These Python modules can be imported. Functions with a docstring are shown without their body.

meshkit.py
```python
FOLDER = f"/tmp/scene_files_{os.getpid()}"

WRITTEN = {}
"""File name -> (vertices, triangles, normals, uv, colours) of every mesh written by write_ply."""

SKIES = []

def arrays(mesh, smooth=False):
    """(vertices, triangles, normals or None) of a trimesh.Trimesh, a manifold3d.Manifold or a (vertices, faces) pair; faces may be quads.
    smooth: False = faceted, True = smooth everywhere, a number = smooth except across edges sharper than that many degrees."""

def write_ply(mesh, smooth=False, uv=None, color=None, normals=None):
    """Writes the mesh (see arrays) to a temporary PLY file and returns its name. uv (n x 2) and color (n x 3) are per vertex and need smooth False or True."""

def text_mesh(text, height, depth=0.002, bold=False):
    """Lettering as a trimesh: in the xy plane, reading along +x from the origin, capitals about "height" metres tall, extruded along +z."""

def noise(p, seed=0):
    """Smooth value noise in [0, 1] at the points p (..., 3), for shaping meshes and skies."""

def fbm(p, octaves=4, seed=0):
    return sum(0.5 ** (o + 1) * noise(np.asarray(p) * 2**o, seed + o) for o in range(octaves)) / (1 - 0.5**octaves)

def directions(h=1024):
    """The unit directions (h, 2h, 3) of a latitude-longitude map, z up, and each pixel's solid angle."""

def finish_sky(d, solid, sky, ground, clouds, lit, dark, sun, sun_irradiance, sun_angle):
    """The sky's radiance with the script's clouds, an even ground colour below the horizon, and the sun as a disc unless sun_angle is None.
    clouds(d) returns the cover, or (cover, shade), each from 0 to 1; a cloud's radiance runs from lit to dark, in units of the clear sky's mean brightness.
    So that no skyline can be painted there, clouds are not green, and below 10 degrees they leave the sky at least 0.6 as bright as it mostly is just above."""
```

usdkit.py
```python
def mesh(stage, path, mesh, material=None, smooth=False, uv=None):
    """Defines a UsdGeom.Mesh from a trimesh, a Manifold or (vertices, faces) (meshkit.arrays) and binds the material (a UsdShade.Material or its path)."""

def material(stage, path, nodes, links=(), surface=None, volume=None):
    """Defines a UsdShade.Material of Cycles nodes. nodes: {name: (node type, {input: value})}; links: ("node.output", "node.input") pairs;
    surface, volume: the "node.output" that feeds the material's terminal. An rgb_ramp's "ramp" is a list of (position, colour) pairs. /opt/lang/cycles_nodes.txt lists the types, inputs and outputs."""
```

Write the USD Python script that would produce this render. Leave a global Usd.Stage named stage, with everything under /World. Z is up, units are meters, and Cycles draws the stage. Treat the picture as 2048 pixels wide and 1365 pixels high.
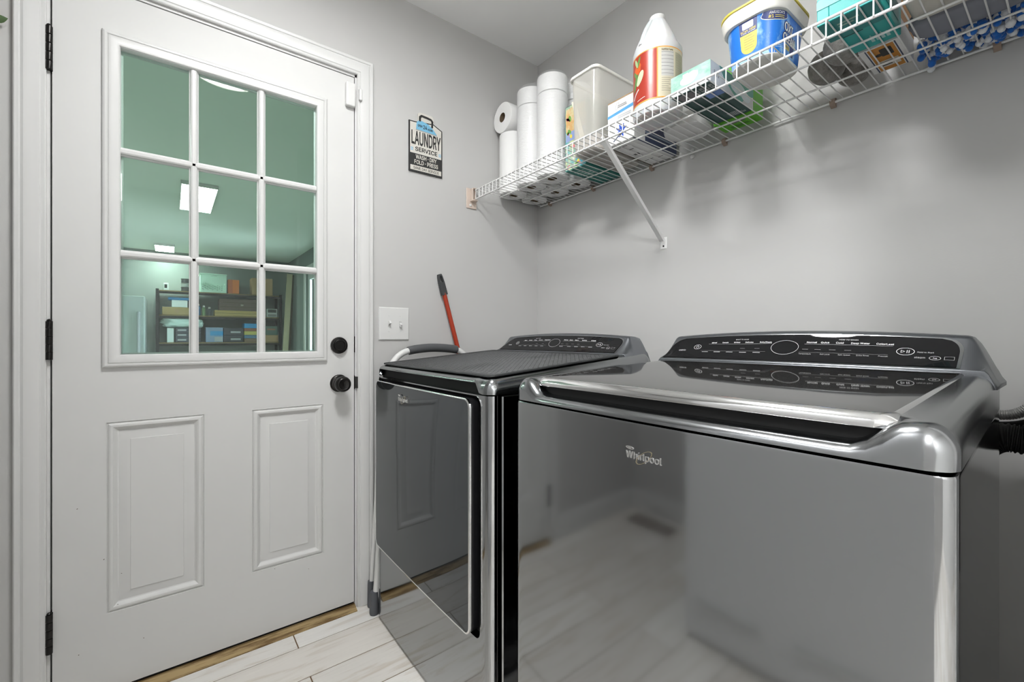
import math, random
import numpy as np, trimesh, manifold3d as m3
import usdkit, meshkit
from pxr import Usd, UsdGeom, UsdLux, Gf, Sdf, UsdShade
from shapely import affinity
from shapely.geometry import Polygon, Point, box as sbox, LineString
from shapely.ops import unary_union

stage = Usd.Stage.CreateInMemory()
UsdGeom.SetStageUpAxis(stage, UsdGeom.Tokens.z)
UsdGeom.SetStageMetersPerUnit(stage, 1.0)
UsdGeom.Xform.Define(stage, '/World')
UsdGeom.Scope.Define(stage, '/World/Looks')
rng = random.Random(7)

# ------------------------------------------------------------------ camera, sky, exposure
FOC, HY, YAW, CAM = 882.9, 676.87, 142.331, (1.720, -1.495, 1.038)
cam = UsdGeom.Camera.Define(stage, '/World/Camera')
cam.CreateHorizontalApertureAttr(36.0)
cam.CreateVerticalApertureAttr(36.0 * 1365 / 2048)
cam.CreateFocalLengthAttr(FOC / 2048 * 36.0)
cam.CreateVerticalApertureOffsetAttr(-(682.5 - HY) / 2048 * 36.0)
cam.CreateClippingRangeAttr(Gf.Vec2f(0.02, 60))
cam.CreateFocusDistanceAttr(2.2)
cam.CreateFStopAttr(0.0)
cam.CreateExposureAttr(1.5)
a_ = math.radians(YAW)
f_ = (math.cos(a_), math.sin(a_), 0.0)
r_ = (math.sin(a_), -math.cos(a_), 0.0)
cam.AddTransformOp().Set(Gf.Matrix4d(r_[0], r_[1], r_[2], 0, 0, 0, 1, 0, -f_[0], -f_[1], -f_[2], 0, CAM[0], CAM[1], CAM[2], 1))
LAMP, LAMP2, TUBE = 34.0, 96.0, 14.0            # radiance of the round lamp, the added fill lamp, the garage panels
sky = UsdLux.DomeLight.Define(stage, '/World/Sky')
sky.CreateIntensityAttr(2.2)
sky.CreateColorAttr(Gf.Vec3f(0.85, 0.93, 1.0))

# ------------------------------------------------------------------ materials
_mats = {}
def mat(name, color=(.8, .8, .8), rough=.5, metal=0.0, **kw):
    if name in _mats: return _mats[name]
    p = {"base_color": color, "roughness": rough, "metallic": metal}
    bump = kw.pop('bump', None); var = kw.pop('var', None)
    p.update(kw)
    nodes, links = {"p": ("principled_bsdf", p)}, []
    if bump or var: nodes["tc"] = ("texture_coordinate", {})
    if var:                                   # (scale xyz, second colour, contrast)
        nodes["mp"] = ("mapping", {"scale": var[0]})
        nodes["n"] = ("noise_texture", {"scale": 1.0, "detail": 5.0, "roughness": .6})
        nodes["r"] = ("rgb_ramp", {"ramp": [(var[2], color), (var[3] if len(var) > 3 else 1 - var[2], var[1])]})
        links += [("tc.object", "mp.vector"), ("mp.vector", "n.vector"), ("n.fac", "r.fac"), ("r.color", "p.base_color")]
    if bump:                                  # (scale xyz, strength, distance)
        nodes["bm"] = ("mapping", {"scale": bump[0]})
        nodes["bn"] = ("noise_texture", {"scale": 1.0, "detail": 3.0})
        nodes["b"] = ("bump", {"strength": bump[1], "distance": bump[2]})
        links += [("tc.object", "bm.vector"), ("bm.vector", "bn.vector"), ("bn.fac", "b.height"), ("b.normal", "p.normal")]
    _mats[name] = usdkit.material(stage, '/World/Looks/' + name, nodes, links, surface="p.BSDF")
    return _mats[name]
def emit(name, color, strength):
    if name not in _mats:
        _mats[name] = usdkit.material(stage, '/World/Looks/' + name, {"e": ("emission", {"color": color, "strength": strength})}, surface="e.emission")
    return _mats[name]
def pane_mat(name, tint, ior=1.5, rough=0.0):
    if name not in _mats:
        _mats[name] = usdkit.material(stage, '/World/Looks/' + name, {
            "t": ("transparent_bsdf", {"color": tint}), "g": ("glossy_bsdf", {"color": (1, 1, 1), "roughness": rough}),
            "f": ("fresnel", {"IOR": ior}), "m": ("mix_closure", {})},
            [("f.fac", "m.fac"), ("t.BSDF", "m.closure1"), ("g.BSDF", "m.closure2")], surface="m.closure")
    return _mats[name]
def film_mat(name, color, opacity, rough=.15, translucent=False):
    """thin translucent plastic: part clear, part milky"""
    if name not in _mats:
        nodes = {"t": ("transparent_bsdf", {"color": (1, 1, 1)}), "p": ("principled_bsdf", {"base_color": color, "roughness": rough}),
                 "l": ("translucent_bsdf", {"color": color}), "a": ("mix_closure", {"fac": .4 if translucent else 0.0}), "m": ("mix_closure", {"fac": opacity})}
        _mats[name] = usdkit.material(stage, '/World/Looks/' + name, nodes,
            [("p.BSDF", "a.closure1"), ("l.BSDF", "a.closure2"), ("t.BSDF", "m.closure1"), ("a.closure", "m.closure2")], surface="m.closure")
    return _mats[name]

WALL = mat('wall_paint', (.50, .497, .488), .55, bump=((260, 260, 260), .06, .002))
CEIL = mat('ceiling_paint', (.88, .88, .875), .8, bump=((180, 180, 180), .1, .002))
TRIM = mat('trim_paint', (.62, .62, .612), .32)
DOORW = mat('door_paint', (.62, .62, .61), .5, specular_ior_level=.3, bump=((40, 40, 40), .03, .002))
METAL = mat('graphite_steel', (.335, .342, .350), .085, 1.0)
SATIN = mat('graphite_satin', (.33, .34, .35), .17, 1.0)
CONS = mat('console_graphite', (.20, .21, .225), .28, .85)
CHROME = mat('chrome', (.80, .80, .80), .08, 1.0)
BLACKG = mat('black_glass', (.008, .008, .009), .03, 0, specular_ior_level=.32)
LIDG = mat('smoked_lid_glass', (.020, .019, .018), .035, 0)
DOORG = mat('smoked_door_glass', (.085, .092, .098), .035, .75)
BLACK = mat('black_plastic', (.008, .008, .008), .6, specular_ior_level=.25)
RUBBER = mat('mat_rubber', (.028, .030, .031), .55)
BRONZE = mat('dark_bronze', (.018, .017, .016), .28, .6)
WPRINT = mat('white_print', (.66, .66, .66), .5)
GPRINT = mat('grey_print', (.30, .30, .30), .5)
WIRE = mat('white_wire', (.76, .76, .75), .35)
WHITE = mat('white_plastic', (.66, .66, .65), .35)
PAPER = mat('white_paper', (.84, .84, .83), .9, bump=((350, 350, 500), .12, .002))
BEIGE = mat('beige_plastic', (.60, .50, .43), .5)
TAN = mat('tan_clip', (.33, .25, .20), .5)
INK = mat('black_ink', (.02, .02, .02), .6)
CARD = mat('cardboard', (.35, .235, .13), .8)

# ------------------------------------------------------------------ scene helpers
_used = {}
def numbered(parent, name):
    k = (parent, name); n = _used.get(k, 0); _used[k] = n + 1
    return name if n == 0 else f'{name}_{n:03d}'
class T:
    def __init__(s, path, off): s.path, s.off = path, np.asarray(off, float)
def tag(prim, label=None, cat=None, group=None, kind=None):
    for k, v in (('label', label), ('category', cat), ('group', group), ('kind', kind)):
        if v: prim.SetCustomDataByKey(k, v)
def thing(name, label, cat, loc=(0, 0, 0), group=None, kind=None):
    p = '/World/' + numbered('/World', name)
    x = UsdGeom.Xform.Define(stage, p); x.AddTranslateOp().Set(Gf.Vec3d(*map(float, loc)))
    tag(x.GetPrim(), label, cat, group, kind)
    return T(p, loc)
def tm(mesh):
    if isinstance(mesh, list): return trimesh.util.concatenate([tm(x) for x in mesh])
    if hasattr(mesh, 'to_mesh'):
        q = mesh.to_mesh(); return trimesh.Trimesh(q.vert_properties[:, :3], q.tri_verts, process=False)
    if isinstance(mesh, tuple):
        v, f, _ = meshkit.arrays(mesh); return trimesh.Trimesh(v, f, process=False)
    return mesh
def part(t, name, mesh, m, smooth=30, label=None, kind=None):
    me = tm(mesh).copy(); me.vertices = np.asarray(me.vertices) - t.off
    p = t.path + '/' + numbered(t.path, name)
    g = usdkit.mesh(stage, p, me, m, smooth=smooth)
    if label or kind: tag(g.GetPrim(), label, kind=kind)
    return T(p, t.off)
def single(name, label, cat, mesh, m, smooth=30, group=None, kind=None):
    p = '/World/' + numbered('/World', name)
    g = usdkit.mesh(stage, p, tm(mesh), m, smooth=smooth)
    tag(g.GetPrim(), label, cat, group, kind)
    return T(p, (0, 0, 0))

# ------------------------------------------------------------------ geometry helpers
def bx(x0, y0, z0, x1, y1, z1, b=0.0):
    lo, hi = np.minimum((x0, y0, z0), (x1, y1, z1)), np.maximum((x0, y0, z0), (x1, y1, z1))
    if b <= 0:
        m = trimesh.creation.box(extents=hi - lo); m.apply_translation((lo + hi) / 2); return m
    b = min(b, (hi - lo).min() * .45)
    pts = []
    for sx in (0, 1):
        for sy in (0, 1):
            for sz in (0, 1):
                c = np.where((sx, sy, sz), hi, lo); s = np.where((sx, sy, sz), -1, 1)
                for k in range(3):
                    q = c + s * b; q[k] = c[k]; pts.append(q)
    return tm(m3.Manifold.hull_points(np.array(pts, np.float64)))
def rbox(x0, y0, z0, x1, y1, z1, r, n=16):
    s = m3.Manifold.sphere(r, n); lo, hi = np.minimum((x0, y0, z0), (x1, y1, z1)) + r, np.maximum((x0, y0, z0), (x1, y1, z1)) - r
    return tm(m3.Manifold.batch_hull([s.translate([float(c) for c in (X, Y, Z)]) for X in (lo[0], hi[0]) for Y in (lo[1], hi[1]) for Z in (lo[2], hi[2])]))
def tube(path, r, seg=8, caps=True):
    P = np.asarray(path, float); n = len(P); R = np.broadcast_to(np.asarray(r, float), (n,))
    tang = np.gradient(P, axis=0); tang /= np.linalg.norm(tang, axis=1, keepdims=True) + 1e-12
    a = np.array([0, 0, 1.0]) if abs(tang[0][2]) < .9 else np.array([1.0, 0, 0])
    u = np.cross(tang[0], a); u /= np.linalg.norm(u); V = []; th = np.linspace(0, 2 * np.pi, seg, endpoint=False)
    for i in range(n):
        u = u - tang[i] * (u @ tang[i]); u /= np.linalg.norm(u); w = np.cross(tang[i], u)
        V.append(P[i] + R[i] * (np.cos(th)[:, None] * u + np.sin(th)[:, None] * w))
    return loft(V, caps=caps)
def loft(rings, caps=True, closed=True):
    """rings: list of (N,3); consecutive rings are bridged; caps: fans on the centre"""
    rings = [np.asarray(r, float) for r in rings]; N = len(rings[0]); V = np.vstack(rings); F = []
    M = N if closed else N - 1
    i = np.arange(M); j = (i + 1) % N
    for k in range(len(rings) - 1):
        a, b = k * N, (k + 1) * N
        F.append(np.stack([a + i, a + j, b + j], 1)); F.append(np.stack([a + i, b + j, b + i], 1))
    if caps in (True, 'start'):
        c = len(V); V = np.vstack([V, rings[0].mean(0)]); F.append(np.stack([i * 0 + c, j, i], 1))
    if caps in (True, 'end'):
        c = len(V); V = np.vstack([V, rings[-1].mean(0)]); a = (len(rings) - 1) * N; F.append(np.stack([i * 0 + c, a + i, a + j], 1))
    m = trimesh.Trimesh(V, np.vstack(F), process=False)
    return m
def fixed(m):
    m = tm(m); trimesh.repair.fix_normals(m); return m
def lathe(prof, c=(0, 0, 0), seg=40, axis='z'):
    th = np.linspace(0, 2 * np.pi, seg, endpoint=False)
    rings = [np.stack([r * np.cos(th), r * np.sin(th), np.full(seg, z)], 1) for r, z in prof]
    m = loft(rings, caps=True)
    if axis == 'x': m.vertices = np.asarray(m.vertices)[:, [2, 0, 1]]
    if axis == '-y': m.vertices = np.stack([m.vertices[:, 0], -m.vertices[:, 2], m.vertices[:, 1]], 1)
    m.vertices = np.asarray(m.vertices) + c
    return m
def extr(poly, h, z0=0.0):
    ms = []
    for g in getattr(poly, 'geoms', [poly]):
        if g.is_empty or g.geom_type != 'Polygon': continue
        m = trimesh.creation.extrude_polygon(g, h, engine='earcut'); ms.append(m)
    m = trimesh.util.concatenate(ms); m.vertices = np.asarray(m.vertices) + (0, 0, z0); return m
def frame(mesh, O, U, V, N=None):
    """places a mesh given in (u, v, n) coordinates on the frame O, U, V, N"""
    U, V = np.asarray(U, float), np.asarray(V, float); N = np.cross(U, V) if N is None else np.asarray(N, float)
    m = tm(mesh).copy(); p = np.asarray(m.vertices); m.vertices = np.asarray(O, float) + p[:, :1] * U + p[:, 1:2] * V + p[:, 2:3] * N
    return m
def text(s, h, depth=.0004, bold=False, align='l', w=None):
    m = meshkit.text_mesh(s, h, depth, bold); v = np.asarray(m.vertices)
    ww = v[:, 0].max()
    if w: m.vertices = v * (w / ww, 1, 1); ww = w
    if align == 'c': m.vertices = np.asarray(m.vertices) - (ww / 2, 0, 0)
    if align == 'r': m.vertices = np.asarray(m.vertices) - (ww, 0, 0)
    return m
def rrect(x0, y0, x1, y1, r, n=8):
    return sbox(x0 + r, y0 + r, x1 - r, y1 - r).buffer(r, quad_segs=n)
def ellipse(cx, cy, a, b, n=24): return affinity.scale(Point(cx, cy).buffer(1, quad_segs=n // 4), a, b)
def ring_e(cx, cy, a, b, w): return ellipse(cx, cy, a, b).difference(ellipse(cx, cy, a - w, b - w))
def sstep(a, b, x):
    t = np.clip((np.asarray(x, float) - a) / (b - a), 0, 1); return t * t * (3 - 2 * t)
def rr_outline(x0, y0, x1, y1, r, ne=24, nc=8):
    """rounded rectangle sampled with equal counts whatever its size; starts at the front left, counter-clockwise"""
    P = []
    cs = [(x0 + r, y0 + r, 180), (x1 - r, y0 + r, 270), (x1 - r, y1 - r, 0), (x0 + r, y1 - r, 90)]
    for k, (cx, cy, a0) in enumerate(cs):
        for t in np.linspace(0, 90, nc): P.append((cx + r * math.cos(math.radians(a0 + t)), cy + r * math.sin(math.radians(a0 + t))))
        nx, ny, na = cs[(k + 1) % 4]; e = (nx + r * math.cos(math.radians(na)), ny + r * math.sin(math.radians(na)))
        s = P[-1]
        for t in np.linspace(0, 1, ne + 2)[1:-1]: P.append((s[0] + (e[0] - s[0]) * t, s[1] + (e[1] - s[1]) * t))
    return np.array(P)
def vloft(outs, caps=True):
    return fixed(loft([np.column_stack([o, np.broadcast_to(z, len(o))]) for o, z in outs], caps))

# ================================================================== the room
X1, Y0, H = 3.6, -2.55, 2.44
DL, DR, DB, DT = -1.752, -.937, .022, 2.042           # door slab
OL, OR_, OT = -1.762, -.927, 2.053                    # jamb opening
wl = Polygon([(Y0 - .1, -.4), (.12, -.4), (.12, 2.5), (Y0 - .1, 2.5)]).difference(sbox(OL - .018, -1, OR_ + .018, OT + .018))
single('wall_left', 'grey painted wall around the white door', 'wall', frame(extr(wl, .12), (0, 0, 0), (0, 1, 0), (0, 0, 1), (-1, 0, 0)), WALL, False, kind='structure')
single('wall_right', 'grey painted wall behind the two machines and the wire shelf', 'wall', bx(0, 0, -.1, X1 + .1, .12, 2.5), WALL, False, kind='structure')
single('wall_front', 'grey painted wall behind the viewer', 'wall', bx(0, Y0 - .12, -.1, X1 + .1, Y0, 2.5), WALL, False, kind='structure')
single('wall_back', 'unseen end wall of the hall, white to bounce light into the room', 'wall', bx(X1, Y0 - .1, -.1, X1 + .12, .12, 2.5), mat('bounce_white', (.82, .82, .81), .6), False, kind='structure')  # out of view, made white to bounce fill light back to the door
single('unseen_stub_wall', 'unseen grey stub wall right of the washer, placed to darken its side', 'wall', bx(1.80, -.74, 0, 1.90, 0, 2.44), WALL, False, kind='structure')  # out of view, placed to darken the washer side and the wall behind
single('ceiling', 'flat pale ceiling over the laundry room', 'ceiling', bx(-.12, Y0 - .12, H, X1 + .12, .12, H + .1), CEIL, False, kind='structure')

# floor: wood-look porcelain planks, each its own piece, on brown grout
def plank_mat(k):
    n = f'plank_tile_{k}'
    c0 = [(.66, .635, .595), (.72, .70, .665), (.69, .66, .615), (.74, .725, .695)][k]
    c1 = [(.57, .52, .455), (.62, .575, .515), (.60, .555, .49), (.655, .62, .57)][k]
    _mats[n] = usdkit.material(stage, '/World/Looks/' + n, {
        "tc": ("texture_coordinate", {}), "mp": ("mapping", {"scale": (30, 3.2, 30), "location": (k * 3.1, k * 1.7, 0)}),
        "n": ("noise_texture", {"scale": 1.0, "detail": 7.0, "roughness": .62, "distortion": 1.1}),
        "r": ("rgb_ramp", {"ramp": [(.36, c1), (.5, c0), (.72, tuple(min(1, x * 1.06) for x in c0))]}),
        "b": ("bump", {"strength": .06, "distance": .003}), "p": ("principled_bsdf", {"roughness": .34})},
        [("tc.object", "mp.vector"), ("mp.vector", "n.vector"), ("n.fac", "r.fac"), ("r.color", "p.base_color"), ("n.fac", "b.height"), ("b.normal", "p.normal")], surface="p.BSDF")
    return _mats[n]
PL = [plank_mat(k) for k in range(4)]
fl = thing('floor', 'floor of whitewashed wood-look plank tiles with brown grout', 'floor', kind='structure')
part(fl, 'grout_bed', bx(0, Y0, -.12, X1, 0, -.0022), mat('brown_grout', (.13, .075, .035), .9), False, label='brown grout')
part(fl, 'underlay', bx(-.12, OL, -.3, -.001, OR_, -.004), mat('sill_concrete', (.3, .29, .28), .9), False)
row, x = 0, -.0425
while x < X1:
    y = -1.157 - .92 * 3 if row % 2 == 0 else -1.157 - .46 - .92 * 2
    while y < 0:
        a, b, c, d = max(x + .0017, .001), min(x + .1540, X1), max(y + .0017, Y0), min(y + .92 - .0017, -.001)
        if b - a > .01 and d - c > .01: part(fl, 'plank', bx(a, c, -.01, b, d, 0, .0012), PL[rng.randrange(4)], False)
        y += .92
    x += .1557; row += 1

# baseboards
def baseboard(name, p0, p1, nrm, label):
    prof = Polygon([(0, 0), (.014, 0), (.014, .085), (.011, .095), (.011, .105), (.006, .118), (0, .12)])
    p0, p1 = np.array(p0, float), np.array(p1, float); L = np.linalg.norm(p1 - p0); d = (p1 - p0) / L
    single(name, label, 'baseboard', fixed(frame(extr(prof, L), (*p0, 0), (*nrm, 0), (0, 0, 1), (*d, 0))), TRIM, False, kind='structure')
baseboard('baseboard_left', (0, Y0), (0, -1.824), (1, 0), 'white baseboard left of the door')
baseboard('baseboard_left', (0, -.864), (0, 0), (1, 0), 'white baseboard right of the door')
baseboard('baseboard_right', (.014, 0), (X1, 0), (0, -1), 'white baseboard behind the machines')
baseboard('baseboard_front', (.014, Y0), (.84, Y0), (0, 1), 'white baseboard on the wall behind the viewer')
# floor register seen mirrored in the washer
fv = thing('floor_vent', 'brown slotted floor register by the baseboard behind the viewer', 'vent', (.2, -2.40, 0))
part(fv, 'frame', extr(sbox(.1, -2.47, .4, -2.35).difference(sbox(.115, -2.455, .385, -2.365)), .004), mat('brown_metal', (.10, .065, .045), .5, .3), False)
for k in range(12): part(fv, 'slat', bx(.12 + k * .0225, -2.456, .0005, .132 + k * .0225, -2.364, .003), _mats['brown_metal'], False)

# door casing: mitred moulding on three sides
cas = [(0, 0), (0, .009), (.003, .0115), (.010, .0115), (.0125, .0135), (.030, .017), (.041, .0175), (.047, .015), (.0495, .0175), (.057, .0185), (.060, .016), (.060, 0)]
rings = []
for w, h in cas:   # each profile point sweeps: left foot, left top, right top, right foot
    rings.append([(h, OL + .000 - w, 0.001), (h, OL - w, OT + .002 + w), (h, OR_ + w, OT + .002 + w), (h, OR_ + w, 0.001)])
R = np.array(rings)
single('trim_1', 'white moulded casing around the door', 'door trim', fixed(loft([R[:, k] for k in range(4)], caps=True)), TRIM, 25, kind='structure')

# ------------------------------------------------------------------ the door
d = thing('door_1', 'white door with nine panes over two raised panels, closed, black hardware', 'door', (0, -1.34, 0), kind='structure')
GL, GR, GB, GT = -1.652, -1.037, .953, 1.925
IL, IR, IB, IT = -1.612, -1.074, .990, 1.886
panels = [(-1.643, .243, -1.411, .794), (-1.278, .243, -1.049, .794)]
face = sbox(DL, DB, DR, DT).difference(sbox(IL - .004, IB - .004, IR + .004, IT + .004))
for p in panels: face = face.difference(sbox(*p))
part(d, 'slab', frame(extr(face, .044), (-.044, 0, 0), (0, 1, 0), (0, 0, 1), (1, 0, 0)), DOORW, False)
def rect_ring(l, b, r, t, ins, x): return np.array([(x, l + ins, b + ins), (x, r - ins, b + ins), (x, r - ins, t - ins), (x, l + ins, t - ins)])
for p in panels:
    prof = [(0, -.044), (0, -.0002), (.002, -.0035), (.0055, .0002), (.009, .0018), (.0145, .0018), (.019, -.0010), (.0235, -.0062), (.0265, -.0075), (.029, -.0070), (.0525, -.0010), (.0535, .0002), (.0555, .0002)]
    part(d, 'raised_panel', fixed(loft([rect_ring(*p, i, x) for i, x in prof], caps=True)), DOORW, 22)
prof = [(0, -.002), (0, .006), (.002, .0095), (.006, .0115), (.011, .0115), (.0125, .0095), (.0145, .0115), (.020, .0125), (.031, .0115), (.036, .0095), (.0385, .006), (.0385, -.016), (.0435, -.016)]
fr_r = []
gw = [(GL, IL), (IR, GR)]
def gring(w, x):
    k = w / .0385
    return np.array([(x, GL + (IL - GL) * k, GB + (IB - GB) * k), (x, GR - (GR - IR) * k, GB + (IB - GB) * k), (x, GR - (GR - IR) * k, GT - (GT - IT) * k), (x, GL + (IL - GL) * k, GT - (GT - IT) * k)])
part(d, 'glazing_frame', fixed(loft([gring(w, x) for w, x in prof], caps=False)), TRIM, 22)
vm, hm = [-1.438, -1.250], [1.586, 1.285]
def muntin(t, horiz, c, lo, hi, w=.0125):
    pr = Polygon([(-w, -.018), (w, -.018), (w, -.007), (w * .78, -.005), (w * .6, .001), (w * .3, .003), (-w * .3, .003), (-w * .6, .001), (-w * .78, -.005), (-w, -.007)])
    e = extr(pr, hi - lo)
    m = frame(e, (0, lo, c), (0, 0, 1), (1, 0, 0), (0, 1, 0)) if horiz else frame(e, (0, c, lo), (0, 1, 0), (1, 0, 0), (0, 0, 1))
    part(t, 'muntin', fixed(m), TRIM, 25)
ys, zs = [IL] + vm + [IR], [IB] + hm[::-1] + [IT]
for c in vm: muntin(d, False, c, IB - .002, IT + .002)
for c in hm:
    for k in range(3): muntin(d, True, c, ys[k] - .002, ys[k + 1] + .002)
PANE = pane_mat('door_pane', (.88, .965, .93), 1.32)
for i in range(3):
    for j in range(3):
        part(d, 'pane', bx(-.016, ys[i] + .001, zs[j] + .001, -.013, ys[i + 1] - .001, zs[j + 1] - .001), PANE, False)
# hinges on the left edge
for z0, z1 in ((1.766, 1.885), (.979, 1.085), (.182, .290)):
    hg = part(d, 'hinge', bx(-.03, DL - .0095, z0, .0005, DL + .0015, z1), BRONZE, False, label='black hinge')
    n = 5; L = (z1 - z0) / n
    for k in range(n):
        part(hg, 'knuckle', lathe([(.0001, 0), (.0066, 0.0004), (.0072, .0016), (.0072, L - .0022), (.0066, L - .001), (.0001, L - .0006)], (.0085, DL - .0045, z0 + k * L), 18), BRONZE, 40)
    part(hg, 'pin_tip', lathe([(.0001, 0), (.0045, 0), (.0055, .002), (.003, .005), (.0001, .006)], (.0085, DL - .0045, z1 - .0006), 16), BRONZE, 40)
# deadbolt and knob
db = part(d, 'deadbolt', lathe([(.0305, 0.0), (.0315, .004), (.0300, .008), (.0275, .0085), (.0270, .012), (.0235, .0125), (.0225, .017), (.0195, .0195), (.0170, .0195), (.0165, .0175), (.0001, .0175)], (0, -.9935, 1.011), 48, 'x'), BRONZE, 35, label='round dark bronze deadbolt')
part(db, 'keyhole', bx(.017, -.9945, 1.003, .0185, -.9915, 1.013), BLACK, False)
kn = part(d, 'door_knob', lathe([(.0325, 0), (.033, .004), (.031, .008), (.026, .010), (.0135, .013), (.0125, .026), (.0165, .032), (.0245, .036), (.0285, .044), (.0290, .052), (.0270, .060), (.0225, .0655), (.019, .066), (.0165, .0635), (.0001, .0625)], (0, -.9935, .868), 48, 'x'), BRONZE, 45, label='dark bronze door knob')
part(kn, 'turn_button', rbox(.062, -.9965, .862, .0715, -.9905, .874, .002, 10), BRONZE, 40)
part(d, 'door_sweep', bx(-.040, DL + .002, .015, -.004, DR - .002, .0218), BLACK, False)
rgc = random.Random(5)
for y_, z_ in ((-1.703, .560), (-1.648, .402), (-1.636, .300), (-1.630, .640), (-1.618, .262), (-1.610, .350), (-1.700, .150), (-1.56, .14), (-1.10, .20), (-1.21, .235)):
    q_ = affinity.rotate(ellipse(y_, z_, rgc.uniform(.0011, .0020), rgc.uniform(.0006, .0011), 10), rgc.uniform(-60, 60))
    part(d, 'paint_chip', frame(extr(q_, .0003), (.0001, 0, 0), (0, 1, 0), (0, 0, 1), (1, 0, 0)), mat('chip_brown', (.09, .07, .05), .8), False)
sn = part(d, 'door_sensor', rbox(.0005, -.972, 1.921, .021, -.936, 2.012, .006), WHITE, 40, label='white alarm sensor in the upper corner')
# jamb, stops, strike plates
jb = thing('trim_2', 'white door jamb with stops and black strike plates', 'door jamb', (0, -1.34, 0), kind='structure')
part(jb, 'jamb', bx(-.12, OR_ - .007, 0.0, 0, OR_ + .018, OT + .01), TRIM, False)
part(jb, 'jamb', bx(-.12, OL - .018, 0.0, 0, OL + .006, OT + .01), TRIM, False)
part(jb, 'head_jamb', bx(-.12, OL - .018, OT - .007, 0, OR_ + .018, OT + .018), TRIM, False)
part(jb, 'stop', bx(-.12, OR_ - .018, .02, -.047, OR_ - .006, OT - .007), TRIM, False)
part(jb, 'stop', bx(-.12, OL + .005, .02, -.047, OL + .018, OT - .007), TRIM, False)
part(jb, 'stop', bx(-.12, OL + .006, OT - .02, -.047, OR_ - .006, OT - .006), TRIM, False)
for z, h in ((.868, .026), (1.014, .031)):
    sp = part(jb, 'strike_plate', bx(-.03, OR_ - .0085, z - h, .0012, OR_ - .0065, z + h, .0004), BRONZE, False, label='black strike plate')
lip = [np.array([(.001, OR_ - .0085, z), (.010, OR_ - .006, z), (.0125, OR_ + .001, z), (.011, OR_ + .001, z), (.0085, OR_ - .0045, z), (.001, OR_ - .0065, z)]) for z in (.846, .89)]
part(jb, 'strike_lip', fixed(loft(lip)), BRONZE, 30)
mg = single('sensor_magnet', 'small white alarm magnet on the casing beside the door sensor', 'sensor', rbox(.0115, -.924, 1.953, .024, -.912, 1.997, .003, 10), WHITE, 40)
th = thing('threshold', 'scuffed bronze and wood threshold under the door', 'threshold', (0, -1.34, 0), kind='structure')
part(th, 'sill', fixed(loft([np.array([(-.11, y, -.004), (.034, y, -.002), (.034, y, .003), (.006, y, .0135), (-.11, y, .0145)]) for y in (OL + .007, OR_ - .008)])),
     mat('worn_bronze_sill', (.16, .095, .035), .38, .35, var=((60, 7, 60), (.40, .29, .14), .42)), False)

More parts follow.
